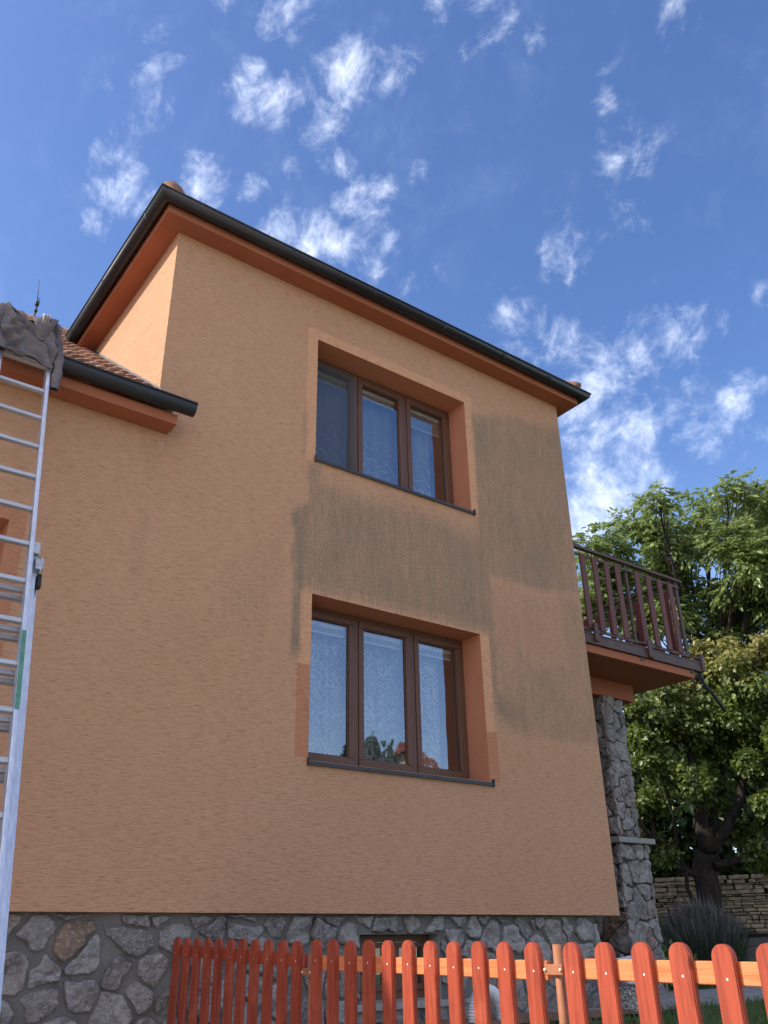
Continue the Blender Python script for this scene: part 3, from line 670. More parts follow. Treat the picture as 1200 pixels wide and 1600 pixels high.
# ---------------------------------------------------------------- fieldstone
def clip_poly(poly, nx, ny, c):
    """keep points with nx*x+ny*y <= c"""
    out = []
    for i, p in enumerate(poly):
        q = poly[(i+1) % len(poly)]; a = nx*p[0] + ny*p[1] - c; b = nx*q[0] + ny*q[1] - c
        if a <= 0: out.append(p)
        if (a < 0 < b) or (b < 0 < a):
            t = a / (a - b); out.append((p[0] + (q[0]-p[0])*t, p[1] + (q[1]-p[1])*t))
    return out
def stones(mb, u0, u1, v0, v1, cw, ch, gap, mapf, thick, seed, holes_=(), jit=.42, rough=.014, keep=.93, chop=(.36, .5)):
    rg = random.Random(seed); nu = max(1, round((u1-u0)/cw)); nv = max(1, round((v1-v0)/ch)); pts = []
    for j in range(-1, nv+1):
        for i in range(-1, nu+1):
            u = u0 + (i + .5 + (.5 if j % 2 else 0) + rg.uniform(-jit, jit)) * (u1-u0)/nu
            v = v0 + (j + .5 + rg.uniform(-jit, jit)) * (v1-v0)/nv
            if rg.random() < keep: pts.append((u, v))
    for k, (pu, pv) in enumerate(pts):
        poly = [(u0, v0), (u1, v0), (u1, v1), (u0, v1)]
        if not (u0 - cw < pu < u1 + cw and v0 - ch < pv < v1 + ch): continue
        for q, (qu, qv) in enumerate(pts):
            if q == k: continue
            dx, dy = qu-pu, (qv-pv); L = math.hypot(dx, dy)
            if L > 3.2 * max(cw, ch): continue
            g = gap * (.55 + .9 * ((k*7919 + q*7919) % 97) / 97)
            poly = clip_poly(poly, dx/L, dy/L, (dx*(pu+qu)/2 + dy*(pv+qv)/2)/L - g/2)
            if len(poly) < 3: break
        for (a, b, c, d) in holes_:
            if len(poly) < 3: break
            cx = sum(p[0] for p in poly)/len(poly); cy = sum(p[1] for p in poly)/len(poly)
            s = [(a-cx, (1, 0, a-.02)), (cx-b, (-1, 0, -b-.02)), (c-cy, (0, 1, c-.02)), (cy-d, (0, -1, -d-.02))]
            poly = clip_poly(poly, *max(s, key=lambda t: t[0])[1])
        if len(poly) < 3: continue
        area = abs(sum(poly[i][0]*poly[(i+1) % len(poly)][1] - poly[(i+1) % len(poly)][0]*poly[i][1] for i in range(len(poly))))/2
        if area < cw*ch*.06: continue
        # chop a random corner off, resample, roughen
        cx = sum(p[0] for p in poly)/len(poly); cy = sum(p[1] for p in poly)/len(poly)
        for _ in range(rg.randint(0, 2)):
            th = rg.uniform(0, 2*PI); poly = clip_poly(poly, math.cos(th), math.sin(th), cx*math.cos(th)+cy*math.sin(th) + rg.uniform(*chop)*math.sqrt(area)*1.15)
        if len(poly) < 3: continue
        per = [math.dist(poly[i], poly[(i+1) % len(poly)]) for i in range(len(poly))]; tot = sum(per); N = 36; ring = []
        for s_ in range(N):
            t = tot * s_ / N; i = 0
            while t > per[i]: t -= per[i]; i += 1
            p, q = poly[i], poly[(i+1) % len(poly)]; f = t/per[i]; x, y = p[0]+(q[0]-p[0])*f, p[1]+(q[1]-p[1])*f
            ring.append((x, y))
        for _ in range(1): ring = [((ring[i-1][0]+4*ring[i][0]+ring[(i+1) % N][0])/6, (ring[i-1][1]+4*ring[i][1]+ring[(i+1) % N][1])/6) for i in range(N)]
        ring = [(x + nz(x*11, seed, y*11)*rough, y + nz(x*11, seed+9, y*11)*rough) for x, y in ring]
        tx, ty = rg.uniform(-.10, .10), rg.uniform(-.12, .12); hh = thick*rg.uniform(.7, 1.25); vs = []; rr = rg.random()
        prof = [(1.0, 0.0), (.992, .66), (.968, .90), (.90, .98), (.70, 1.0), (.45, 1.01), (.2, 1.01)]
        for (s_, h_) in prof:
            for (x, y) in ring:
                X, Y = cx+(x-cx)*s_, cy+(y-cy)*s_
                n_ = nz(X*7+3, seed, Y*7, 4)*.55 + nz(X*22, seed+4, Y*22+k, 3)*.35
                step_ = .22 * (1 if nz(X*4 + k, 8, Y*4, 1) > .05 else 0)
                h = hh*(h_ + (n_ - step_)*(min(1, h_*1.1))) + ((X-cx)*tx + (Y-cy)*ty)*h_
                vs.append(mapf(X, Y, max(-.005, h) if h_ > 0 else -.012))
        fs = []
        for a_ in range(len(prof)-1):
            for i in range(N): fs.append((a_*N+i, a_*N+(i+1) % N, (a_+1)*N+(i+1) % N, (a_+1)*N+i))
        vs.append(mapf(cx, cy, hh*(1.06 + nz(cx*7+3, seed, cy*7, 4)*.55))); b = (len(prof)-1)*N
        for i in range(N): fs.append((b+i, b+(i+1) % N, len(vs)-1))
        mb.add(vs, fs, rr, 0, True)
def rough_plane(mb, u0, u1, v0, v1, step, mapf, amp, mi, holes_=()):
    us = lines(u0, u1, step, [h[i] for h in holes_ for i in (0, 1)]); vs_ = lines(v0, v1, step, [h[i] for h in holes_ for i in (2, 3)])
    n = len(us); V = []
    for v in vs_:
        for u in us: V.append(mapf(u, v, nz(u*6, 3, v*6, 3)*amp))
    F = []
    for j in range(len(vs_)-1):
        for i in range(n-1):
            uc, vc = (us[i]+us[i+1])/2, (vs_[j]+vs_[j+1])/2
            if any(a < uc < b and c < vc < d for a, b, c, d in holes_): continue
            F.append((j*n+i, j*n+i+1, (j+1)*n+i+1, (j+1)*n+i))
    mb.add(V, F, .5, mi, True)
BW = (1.385, 2.215, -.625, -.150)
pl = MB(); fr = lambda u, v, h: (u, .085 - h, v)
stones(pl, -2.6, 4.24, -.86, -.015, .225, .215, .030, fr, .036, 5, [BW], keep=.80, chop=(.26, .50), jit=.48, rough=.020)
stones(pl, -2.6, -.10, -1.78, -.86, .27, .26, .036, fr, .036, 15, keep=.8, chop=(.26, .5))
stones(pl, XL, -2.6, -1.78, -.015, .40, .36, .040, fr, .05, 25)
rough_plane(pl, XL, 4.24, -.86, 0, .05, fr, .010, 1, [BW])
rough_plane(pl, XL, 0, -1.8, -.86, .10, fr, .010, 1)
rf = lambda u, v, h: (4.235 + h, u, v)
rough_plane(pl, .085, 9, -.86, 0, .3, rf, .006, 1)
plinth = pl.build('plinth', [M['stone'], M['mortar']], house, rnd_attr=True)
plinth['label'] = 'grey fieldstone plinth with wide mortar joints'
# small cellar window sunk in the plinth
cw_ = MB(); a, b, c, d = BW; y = .20
for lo, hi in (((a, y, d-.055), (b, y+.06, d)), ((a, y, c), (b, y+.06, c+.06)), ((a, y, c+.06), (a+.055, y+.06, d-.055)), ((b-.055, y, c+.06), (b, y+.06, d-.055)), (((a+b)/2-.03, y+.001, c+.06), ((a+b)/2+.03, y+.059, d-.055))):
    cw_.box(lo, hi, .004)
for (p, q) in ((a+.057, (a+b)/2-.032), ((a+b)/2+.032, b-.057)):
    for lo, hi in (((p, y-.014, d-.10), (q, y+.03, d-.058)), ((p, y-.014, c+.063), (q, y+.03, c+.11)), ((p, y-.014, c+.11), (p+.042, y+.03, d-.10)), ((q-.042, y-.014, c+.11), (q, y+.03, d-.10))): cw_.box(lo, hi, .004)
cellar = cw_.build('window', M['frame'], house); cellar['label'] = 'small brown cellar window sunk in the stone plinth'
r_ = MB()
r_.add([(a,.06,c),(a,y+.06,c),(a,y+.06,d),(a,.06,d)], [(0,1,2,3)]); r_.add([(b,.06,c),(b,.06,d),(b,y+.06,d),(b,y+.06,c)], [(0,1,2,3)])
r_.add([(a,.06,d),(a,y+.06,d),(b,y+.06,d),(b,.06,d)], [(0,1,2,3)]); r_.add([(a,.03,c-.01),(b,.03,c-.01),(b,y+.06,c+.008),(a,y+.06,c+.008)], [(0,1,2,3)])
r_.box((a-.05, .02, c-.06), (b+.05, .14, c-.012), .006)
r_.build('window_reveal', M['concrete'], cellar, fixn=False)
r_ = MB(); r_.add([(a+.05,y+.02,c+.05),(b-.05,y+.02,c+.05),(b-.05,y+.02,d-.05),(a+.05,y+.02,d-.05)], [(0,1,2,3)]); r_.build('pane', M['glass'], cellar, fixn=False)
r_ = MB(); r_.box((a-.3, y+.5, c-.3), (b+.3, y+.52, d+.1)); r_.box((a-.3, y+.07, c-.32), (b+.3, y+.5, c-.3)); r_.build('cellar_room', M['room'], cellar)

# ---------------------------------------------------------------- stone pier under the balcony
pr = MB(); px0, px1, py0, py1 = 5.75, 6.29, .90, 3.2
ff = lambda u, v, h: (u, py0 + .03 - h, v); fl_ = lambda u, v, h: (px0 + .03 - h, u, v); frr = lambda u, v, h: (px1 - .03 + h, u, v)
for (x0, x1, z0, z1, sd) in ((px0, px1, -.85, .82, 31), (px0+.05, px1-.12, .885, 2.60, 37)):
    f2 = lambda u, v, h, x0=x0: (x0 + .03 - h, u, v); f3 = lambda u, v, h, x1=x1: (x1 - .03 + h, u, v)
    stones(pr, x0, x1, z0, z1, .185, .20, .014, ff, .045, sd, jit=.40, rough=.014, keep=.85, chop=(.42, .6))
    stones(pr, py0, py1, z0, z1, .24, .24, .018, f2, .045, sd+1, jit=.40, rough=.014, keep=.85)
    stones(pr, py0, py1, z0, z1, .40, .36, .018, f3, .05, sd+2, jit=.36)
    rough_plane(pr, x0+.02, x1-.02, z0, z1, .06, ff, .006, 1); rough_plane(pr, py0+.02, py1, z0, z1, .12, f2, .006, 1); rough_plane(pr, py0+.02, py1, z0, z1, .12, f3, .006, 1)
    pr.box((x0+.06, py0+.06, z0), (x1-.06, py1, z1), mi=1)
pier = pr.build('stone_pier', [M['stone'], M['darkjoint']], house, rnd_attr=True); pier['label'] = 'fieldstone pier carrying the balcony beam'
lg = MB(); lg.box((5.70, .84, .822), (6.375, py1, .884), .008); lg.build('stone_ledge', M['concrete'], pier)

# ---------------------------------------------------------------- balcony
bx0, bx1, by0, by1 = X1 + .002, 6.86, .20, 2.25
sb = MB(); sb.box((bx0, by0, 2.826), (bx1, by1, 2.925), .006); sb.box((bx0, .89, 2.600), (6.44, 1.09, 2.8255), .006)
bal = sb.build('balcony', M['eave'], house); bal['label'] = 'projecting balcony with wine-brown board railing'
c_ = MB(); c_.box((bx0, by0-.028, 2.930), (7.00, by0+.05, 3.062), .004); c_.box((bx1+.01, by0+.051, 2.930), (bx1+.075, by1, 3.062), .004)
c_.box((bx0, by0-.034, 3.045), (7.00, by0-.028, 3.062)); c_.box((bx0, by0-.034, 2.930), (7.00, by0-.028, 2.944))
c_.box((bx0, by0+.02, 2.926), (6.93, by1, 2.945))
for x in (5.78, 6.80): c_.box((x-.03, by0-.01, 2.885), (x+.05, by0+.04, 2.931), .004)
c_.build('edge_channel', M['channel'], bal)
def hbar(name, lo, hi, m_='channel', b=.006):
    k = MB(); k.box(lo, hi, b); return k.build(name, M[m_], bal)
hbar('handrail', (bx0, by0-.015, 4.180), (6.94, by0+.045, 4.222), b=.014); hbar('handrail', (6.80, by0+.046, 4.180), (6.86, by1, 4.222), b=.014)
hbar('rail', (bx0, by0-.006, 4.082), (6.85, by0+.012, 4.116)); hbar('rail', (6.825, by0+.013, 4.082), (6.843, by1, 4.116))
hbar('rail', (bx0, by0-.006, 3.100), (6.85, by0+.012, 3.140)); hbar('rail', (6.825, by0+.013, 3.100), (6.843, by1, 3.140))
bb = MB(); bb.box((-.046, -.013, 0), (.046, .009, .985), .006); bproto = bb.build('baluster', M['balcony'], bal); bproto.location = (4.88, by0-.008, 3.128)
for x in (5.105, 5.330, 5.545, 5.935, 6.170, 6.405, 6.635):
    o = bproto.copy(); COL.objects.link(o); o.location = (x, by0-.008, 3.128)
bl2 = MB(); bl2.box((-.009, -.045, 0), (.013, .045, .985), .006); q_ = bl2.build('side_board', M['panel'], bal); q_.location = (6.828, .42, 3.122)
for yy in (.66, .90, 1.14, 1.38, 1.62, 1.86, 2.10):
    o = q_.copy(); COL.objects.link(o); o.location = (6.828, yy, 3.122)
for x, w_, z0 in ((5.757, .020, 3.06), (6.822, .024, 2.95), (bx0+.02, .015, 3.0)):
    k = MB(); k.box((x-w_, by0+.013, z0), (x+w_, by0+.044, 4.180), .004); k.build('post', M['channel'], bal)
k = MB(); k.box((5.885, by0-.060, 2.935), (5.975, by0-.034, 3.16), .004); k.box((5.80, by0-.050, 3.10), (5.885, by0-.036, 3.125)); k.build('fixing_bracket', M['channel'], bal)
k = MB(); k.box((4.885, by0-.060, 2.965), (4.955, by0-.034, 3.19), .004); k.build('fixing_bracket', M['channel'], bal)
k = MB(); k.box((7.001, by0-.05, 2.935), (7.055, by0+.06, 3.175), .004); k.box((6.845, by0-.03, 3.10), (7.0, by0-.01, 3.125)); k.build('fixing_bracket', M['channel'], bal)
k = MB(); k.tube([(6.99, .20, 2.93), (7.0, .20, 2.86), (7.02, .20, 2.79), (7.09, .21, 2.745), (7.20, .22, 2.70), (7.34, .24, 2.61), (7.52, .27, 2.50)], .022, 10); k.build('drain_spout', M['dark'], bal)

# ================================================================== THE SETTING
def struct(name, m_, M_):
    o = m_.build(name, M_, None); tag(o, kind='structure'); return o
g = MB(); g.box((-120, -120, -1.95), (-.16, 120, -1.75)); struct('driveway', g, M['drive'])
def yz(x, y): return -.80 + .012 * nz(x*.8, y*.8, 1) + .0
g = MB(); xs_ = list(np.arange(-.02, 18, .35)) + [25, 40, 80, 160]; ys_ = [-120, -60, -30, -16] + list(np.arange(-10, 16, .35)) + [24, 40, 80, 140]
g.grid([[(x, y, yz(x, y)) for x in xs_] for y in ys_]); struct('lawn', g, M['lawn'])
g = MB(); g.box((-.159, -60, -1.95), (-.021, .07, -.83), .01); g.box((-.021, -60, -1.2), (.04, .06, -.815), .0); o = g.build('retaining_wall', M['concrete']); tag(o, 'low concrete retaining wall under the red picket fence', 'wall')
g = MB(); g.grid([[(x, y, -.775 + .02 * nz(x*4, y*4, 2)) for x in np.arange(.05, 4.3, .08)] for y in np.arange(-.75, .12, .08)]); struct('soil_bed', g, M['soil'])
g = MB(); rgp = random.Random(3)
for i in range(16):
    for j in range(3):
        x0, y0 = 3.4 + i*.62, -.38 + j*.50 - .0*i
        g.box((x0, y0, -.83), (x0+.60, y0+.48, -.772 + rgp.uniform(-.006, .006)), .008)
struct('garden_path', g, M['paving'])

# ================================================================== LADDER
lad_d = Vector((0, .2951, .9555)); lad_n = Vector((0, -.9555, .2951)); L0 = Vector((0, -.345, 3.795))
def lp(x, s, n=0.0): return Vector((x, 0, 0)) + L0 + lad_d * s + lad_n * n
def lframe(): return Matrix(((1, 0, 0, 0), (0, lad_n.y, lad_d.y, L0.y), (0, lad_n.z, lad_d.z, L0.z), (0, 0, 0, 1)))
LM = lframe(); S0 = (-1.75 - 3.795) / .9555
ladder = empty('ladder', (-2.0, lp(0, S0).y, -1.75), 'silver aluminium extension ladder leaning on the left gutter, green paint on one stile', 'ladder')
def lbox(m_, x0, x1, s0, s1, n0, n1, bev=.003): m_.box((x0, n0, s0), (x1, n1, s1), bev, M4=LM)
secs = [  # right outer x, left outer x, stile width, n front, n back, s bottom, s top
    (-1.812, -2.192, .028, .030, -.036, -4.6, .56),
    (-1.768, -2.236, .042, -.040, -.104, -5.2, -1.82),
    (-1.735, -2.269, .036, -.108, -.170, S0, -1.86)]
for i, (xr, xl, w_, n1, n0, s0, s1) in enumerate(secs):
    for a_, b_ in ((xr - w_, xr), (xl, xl + w_)):
        k = MB(); lbox(k, a_, b_, s0, s1, n0, n1, .005)
        if a_ > -2: lbox(k, a_ + .004, b_ - .004, s0 + .01, s1 - .01, n1, n1 + .003, .001)
        o = k.build('stile', M['alu'], ladder)
    k = 0; s = .0 - [0, .02, .035][i]
    while s > s0 + .1:
        if s < s1 - .03:
            r_ = MB(); lbox(r_, xl + w_, xr - w_, s - .015, s + .015, (n0+n1)/2 - .017, (n0+n1)/2 + .017, .004)
            if i == 0 and k == 0: lbox(r_, xl + w_, xr - w_, s - .005, s + .03, -.036, .030, .004)
            r_.build('rung', M['alurung'], ladder)
        s -= .2972; k += 1
k = MB(); lbox(k, -1.818, -1.776, -1.87, -1.78, .0, .036, .004); lbox(k, -1.790, -1.755, -1.97, -1.88, -.044, .012, .004); lbox(k, -1.765, -1.730, -1.94, -1.86, -.06, -.02, .003)
k.tube([lp(-1.80, -1.78, .02), lp(-1.785, -1.775, .03), lp(-1.778, -1.83, .02)], .005, 6); k.tube([lp(-1.775, -1.88, .01), lp(-1.755, -1.885, .02), lp(-1.750, -1.93, .01), lp(-1.757, -2.0, .0)], .006, 6)
k.build('locking_bracket', M['steel'], ladder)
k = MB(); lbox(k, -1.756, -1.728, -2.06, -1.96, -.09, -.045, .006); k.build('rubber_pad', M['dark'], ladder)
k = MB(); lbox(k, -1.839, -1.813, -2.98, -2.46, .0331, .0345, 0); k.build('green_paint', M['green'], ladder)
for xx in (-1.774, -2.230):
    k = MB(); lbox(k, xx - .03, xx + .03, S0 - .0, S0 + .09, -.175, -.100, .008); k.build('rubber_foot', M['dark'], ladder)

M['stitch'] = mat_simple('tonal_embroidery', (0.07, 0.062, 0.07), (0.085, 0.078, 0.085), 9, 0.9, 0.0)
# ================================================================== SWEATSHIRT over the ladder top
hd = empty('sweatshirt', (-2.02, -.43, 3.76), 'faded grey hooded sweatshirt draped over the top of the ladder', 'sweatshirt')
def curve(pts, t):
    L = [0]; 
    for p, q in zip(pts[:-1], pts[1:]): L.append(L[-1] + math.dist(p, q))
    d = t * L[-1]
    for i in range(len(pts)-1):
        if d <= L[i+1] or i == len(pts)-2:
            f = (d - L[i]) / max(1e-6, L[i+1]-L[i]); return tuple(pts[i][k] + (pts[i+1][k]-pts[i][k])*f for k in range(len(pts[i])))
top = [(-2.262, 4.06), (-2.235, 4.18), (-2.205, 4.225), (-2.165, 4.205), (-2.11, 4.165), (-2.05, 4.135), (-1.99, 4.150), (-1.93, 4.165), (-1.875, 4.205), (-1.840, 4.215), (-1.815, 4.17), (-1.800, 4.08)]
bot = [(-2.185, 3.775), (-2.15, 3.762), (-2.09, 3.765), (-2.02, 3.780), (-1.95, 3.765), (-1.88, 3.750), (-1.812, 3.725)]
P = []; NT_, NS = 60, 90
for j in range(NT_ + 1):
    t = j / NT_; row = []
    for i in range(NS + 1):
        s = i / NS; a_ = curve(top, s); b_ = curve(bot, s)
        if t < .22:                                             # folds back over the ladder behind
            f = t / .22; ang = (1 - f) * PI
            x, z = a_; yb = -.345 + .05 + (.055 - math.cos(ang) * -.055) ; zz = z - (0 if f > .0 else 0)
            off = .075 * math.sin(ang); x0, z0 = x, z
            if f < .5: z0 = z - (0.5 - f) * .5; yy = -.245 + .0
            else: z0 = z - .012; yy = -.245 - (f - .5) * 2 * .15
            pt = Vector((x0, yy, z0))
        else:
            f = (t - .22) / .78; x = a_[0] + (b_[0] - a_[0]) * f; z = a_[1] + (b_[1] - a_[1]) * f
            yy = -.395 - .050 * math.sin(PI * min(1, f * 1.2)) * .6 - .03 * f
            pt = Vector((x, yy, z))
            sag = math.exp(-((x + 2.06) / .10) ** 2)
            f1 = .026 * math.sin(34 * (x + 2.2) - 16 * f + 2.0 * nz(x*3, 1, z*3)) * (1 - .55 * f)
            f2 = .012 * math.sin(52 * (z + .9 * abs(x + 2.04)) + 2 * nz(x*4, 4, z*4)) * sstep(.05, .3, f)
            pt.y += f1 * .9 + f2 + .006 * nz(x*9, 7, z*9, 3) + sag * .012
            if f > .9: pt.y += -.006
        row.append(pt)
    P.append(row)
k = MB(); k.grid(P)
k.grid([[p + Vector((0, .007, 0)) for p in row] for row in P])
k.build('body_cloth', M['cloth'], hd, fixn=False)
# hem band
k = MB(); hem = [P[-1][i] + Vector((0, -.003, .012)) for i in range(0, NS+1, 3)]
k.tube(hem, [.011] * len(hem), 8); k.build('hem', M['cloth'], hd)
# hood: an open pouch hanging on the front
k = MB(); R_ = []; cxh, czt = -1.925, 4.165
for j in range(18):
    f = j / 17; row = []
    for i in range(31):
        th = PI * i / 30; w_ = .098 * (1 - .18 * f * f); x = cxh - math.cos(th) * w_ * (1 - f * .16) 
        depth_ = .165 * math.sin(th) ** .75
        z = czt - .01 * math.sin(th) - depth_ * f * 1.05 - .02 * f + .030 * (x - cxh) / .1
        yy = -.425 - .060 * math.sin(th) * math.sin(PI * (.15 + .85 * f)) ** .8 + .004 * nz(x*16, 2, z*16, 2) + .003 * math.sin(60 * z + 20 * x)
        row.append((x, yy, z))
    R_.append(row)
k.grid(R_); k.build('hood', M['cloth'], hd, fixn=False)
k = MB(); R2 = []
for j in range(10):
    f = j / 9; row = []
    for i in range(25):
        u_ = i / 24; x = cxh - .012 + (u_ - .5) * .062 * (1 - .25 * f); z = czt + .018 - .125 * f + .030 * (x - cxh) / .1 + .006 * math.sin(u_ * 9)
        row.append((x, -.431 - .064 * math.sin(PI * (.12 + .80 * f)) ** .8 + .006 * math.sin(u_ * 17 + f * 2) - .006 * math.sin(PI * u_), z))
    R2.append(row)
k.grid(R2); k.build('hood_lining', M['lining'], hd, fixn=False)
rim = [Vector(p) + Vector((0, -.004, 0)) for p in R_[-1]]
k = MB(); k.tube(rim, [.009 + .002 * math.sin(i * 1.9) for i in range(len(rim))], 8); k.build('hood_seam', M['cloth'], hd)
def sleeve(pts, rad, folds):
    m_ = MB(); n = 26; N = 16; rows = []
    for j in range(n + 1):
        c = Vector(curve(pts, j / n)); r = rad[0] + (rad[1] - rad[0]) * j / n; row = []
        r *= 1 + .10 * math.sin(j * folds)
        for i in range(N + 1):
            th = 2 * PI * i / N; row.append(c + Vector((math.cos(th) * r, math.sin(th) * r * .75, 0)) + Vector((.005 * nz(c.z*14+math.cos(th), 1, math.sin(th)), .006 * nz(c.z*14, math.cos(th), 3), 0)))
        rows.append(row)
    m_.grid(rows); o = m_.build('sleeve', M['cloth'], hd, fixn=False)
    c = Vector(pts[-1]); e = MB(); r = rad[1]
    for (z0, z1, r0, r1) in ((.002, -.052, r * .98, r * .92),):
        e.grid([[c + Vector((math.cos(2*PI*i/16) * (r0 + (r1-r0)*f + .0015*(i % 2)), math.sin(2*PI*i/16) * (r0 + (r1-r0)*f) * .8, z0 + (z1-z0)*f)) for i in range(17)] for f in (0, .2, .5, .8, 1)])
    e.add([c + Vector((math.cos(2*PI*i/16) * r * .90, math.sin(2*PI*i/16) * r * .70, -.044)) for i in range(16)], [tuple(range(16))], mi=1)
    cu = e.build('cuff', [M['cloth'], M['inner']], o, fixn=False)
    return o
sleeve([(-1.835, -.36, 4.19), (-1.808, -.37, 4.08), (-1.785, -.385, 3.95), (-1.768, -.40, 3.86), (-1.765, -.41, 3.73), (-1.768, -.415, 3.625)], (.040, .034), .9)
sleeve([(-2.225, -.37, 4.19), (-2.262, -.40, 4.08), (-2.275, -.42, 3.98), (-2.265, -.43, 3.90), (-2.235, -.44, 3.85), (-2.20, -.445, 3.80)], (.040, .045), 1.1)
# small illegible embroidered mark on the chest
k = MB()
for dx, dz, w_, h_ in ((0, 0, .003, .016), (.005, .007, .009, .002), (.005, 0, .007, .002), (.005, -.007, .009, .002), (.022, -.003, .009, .009), (.040, .003, .009, .002), (.041, -.005, .010, .006)):
    cx_, cz_ = -1.935 + dx, 3.915 + dz - dx*.12; k.box((cx_ - .001, -.478, cz_ - h_/2), (cx_ + w_, -.470, cz_ + h_/2), .001)
k.build('embroidery', M['stitch'], hd)

# ================================================================== AERIAL on the ridge
ae = empty('aerial', (-1.16, 4.5, zr), 'thin dark whip aerial standing on the roof ridge behind the sweatshirt', 'aerial')
k = MB(); k.tube([(-1.16, 4.5, zr - .05), (-1.165, 4.5, zr + .42)], .012, 8); k.build('mast', M['dark'], ae)
k = MB(); k.tube([(-1.165, 4.5, zr + .40), (-1.20, 4.5, zr + .78)], [.007, .004], 6); k.tube([(-1.145, 4.5, zr + .28), (-1.14, 4.5, zr + .47)], .005, 6); k.build('whip', M['dark'], ae)
k = MB(); k.box((-1.185, 4.47, zr + .31), (-1.135, 4.53, zr + .37), .004); k.box((-1.18, 4.47, zr + .19), (-1.14, 4.53, zr + .23), .004); k.build('clamp', M['dark'], ae)

# ================================================================== PICKET FENCE
def fx(y): return -.19 + .02 * y
fence = empty('picket_fence', (-.19, 0, -.95), 'red stained wooden picket fence with round-topped pickets and orange rail', 'fence')
def picket_mesh():
    W_, H, T_ = .040, .80, .013; prof = [(-W_, -H), (W_, -H)] + [(W_ * math.cos(t), -W_ + W_ * math.sin(t)) for t in [PI * i / 14 for i in range(15)]]
    bm = bmesh.new(); f0 = [bm.verts.new((-T_, p[0], p[1])) for p in prof]; f1 = [bm.verts.new((T_, p[0], p[1])) for p in prof]
    n = len(prof); A = bm.faces.new(f0); B = bm.faces.new(f1)
    for i in range(n): bm.faces.new((f0[i], f0[(i+1) % n], f1[(i+1) % n], f1[i]))
    bmesh.ops.recalc_face_normals(bm, faces=bm.faces[:])
    ed = [e for e in bm.edges if len({round(v.co.x, 4) for v in e.verts}) == 1]
    bmesh.ops.bevel(bm, geom=ed, offset=.0035, segments=2, affect='EDGES')
    me = bpy.data.meshes.new('picket'); me.materials.append(M['picket']); me.materials.append(M['nail'])
    for (yy, zz) in ((-.006, -.100), (.004, -.55)):
        c = bmesh.ops.create_circle(bm, cap_ends=True, radius=.0042, segments=8, matrix=Matrix.Translation((-T_-.0008, yy, zz)) @ Matrix.Rotation(PI/2, 4, 'Y'))
        for f in {f for v in c['verts'] for f in v.link_faces}: f.material_index = 1
    bm.to_mesh(me); bm.free(); return me
M['nail'] = mat_simple('bright_nail_head', (0.55, 0.5, 0.42), (0.7, 0.66, 0.58), 30, 0.5, 0.0)
pm = [picket_mesh()]
panels = [(-.007, -.164, 11, -.155, -.0040), (-1.852, -.164, 11, -.193, -.0030), (-3.697, -.165, 10, -.225, -.0028)]
rgf = random.Random(5); first = None
for (y0, dy, n, z0, dz) in panels:
    for k in range(n):
        y = y0 + dy*k + rgf.uniform(-.003, .003); z = z0 + dz*k + rgf.uniform(-.003, .003)
        if first is None: o = bpy.data.objects.new('picket', pm[0]); first = o
        else: o = first.copy()
        COL.objects.link(o); o.parent = fence
        o.location = (fx(y) + .19 - .011, y, z + .95); o.rotation_euler = (rgf.uniform(-.008, .008), rgf.uniform(-.012, .0), .02 + rgf.uniform(-.01, .01))
for (ya, yb, za, zb) in ((.02, -1.70, -.236, -.296), (-1.80, -3.545, -.303, -.322), (-3.635, -5.28, -.314, -.332)):
    for dz in (0, -.47):
        rail_m = M['picket'] if ya > 0 else M['rail']
        k = MB(); xa, xb = fx(ya) + .001, fx(yb) + .001; h = .034; th = .032; zz = dz - (0.02 if dz else 0)
        vs = [(xa, ya, za-h+zz), (xb, yb, zb-h+zz), (xb+th, yb, zb-h+zz), (xa+th, ya, za-h+zz), (xa, ya, za+h+zz), (xb, yb, zb+h+zz), (xb+th, yb, zb+h+zz), (xa+th, ya, za+h+zz)]
        k.add(vs, [(0,3,2,1),(4,5,6,7),(0,1,5,4),(1,2,6,5),(2,3,7,6),(3,0,4,7)]); o = k.build('rail', rail_m, fence)
        o.modifiers.new('b', 'BEVEL').width = .003
for (y, z) in ((-3.59, -.232), (-1.752, -.262), (-5.33, -.24)):
    k = MB(); x = fx(y) + .024; k.tube([(x, y, -.86), (x, y, z)], .0185, 16); k.build('post', M['rod'], fence)
    k = MB(); k.box((fx(y) - .010, y - .048, z - .105), (fx(y) + .003, y + .048, z - .068), .003)
    k.build('bracket', M['rod'], fence)
    for yy in (y - .040, y + .040):
        k = MB(); k.tube([(fx(y) - .017, yy, z - .087), (fx(y) - .008, yy, z - .087)], .0055, 8); k.build('bolt', M['nail'], fence)
k = MB(); k.box((fx(0) - .002, .03, -.245), (fx(0) + .03, .075, -.20), .003); k.tube([(fx(0) - .012, .04, -.222), (fx(0) + .02, .04, -.222)], .008, 8); k.build('bracket', M['rod'], fence)

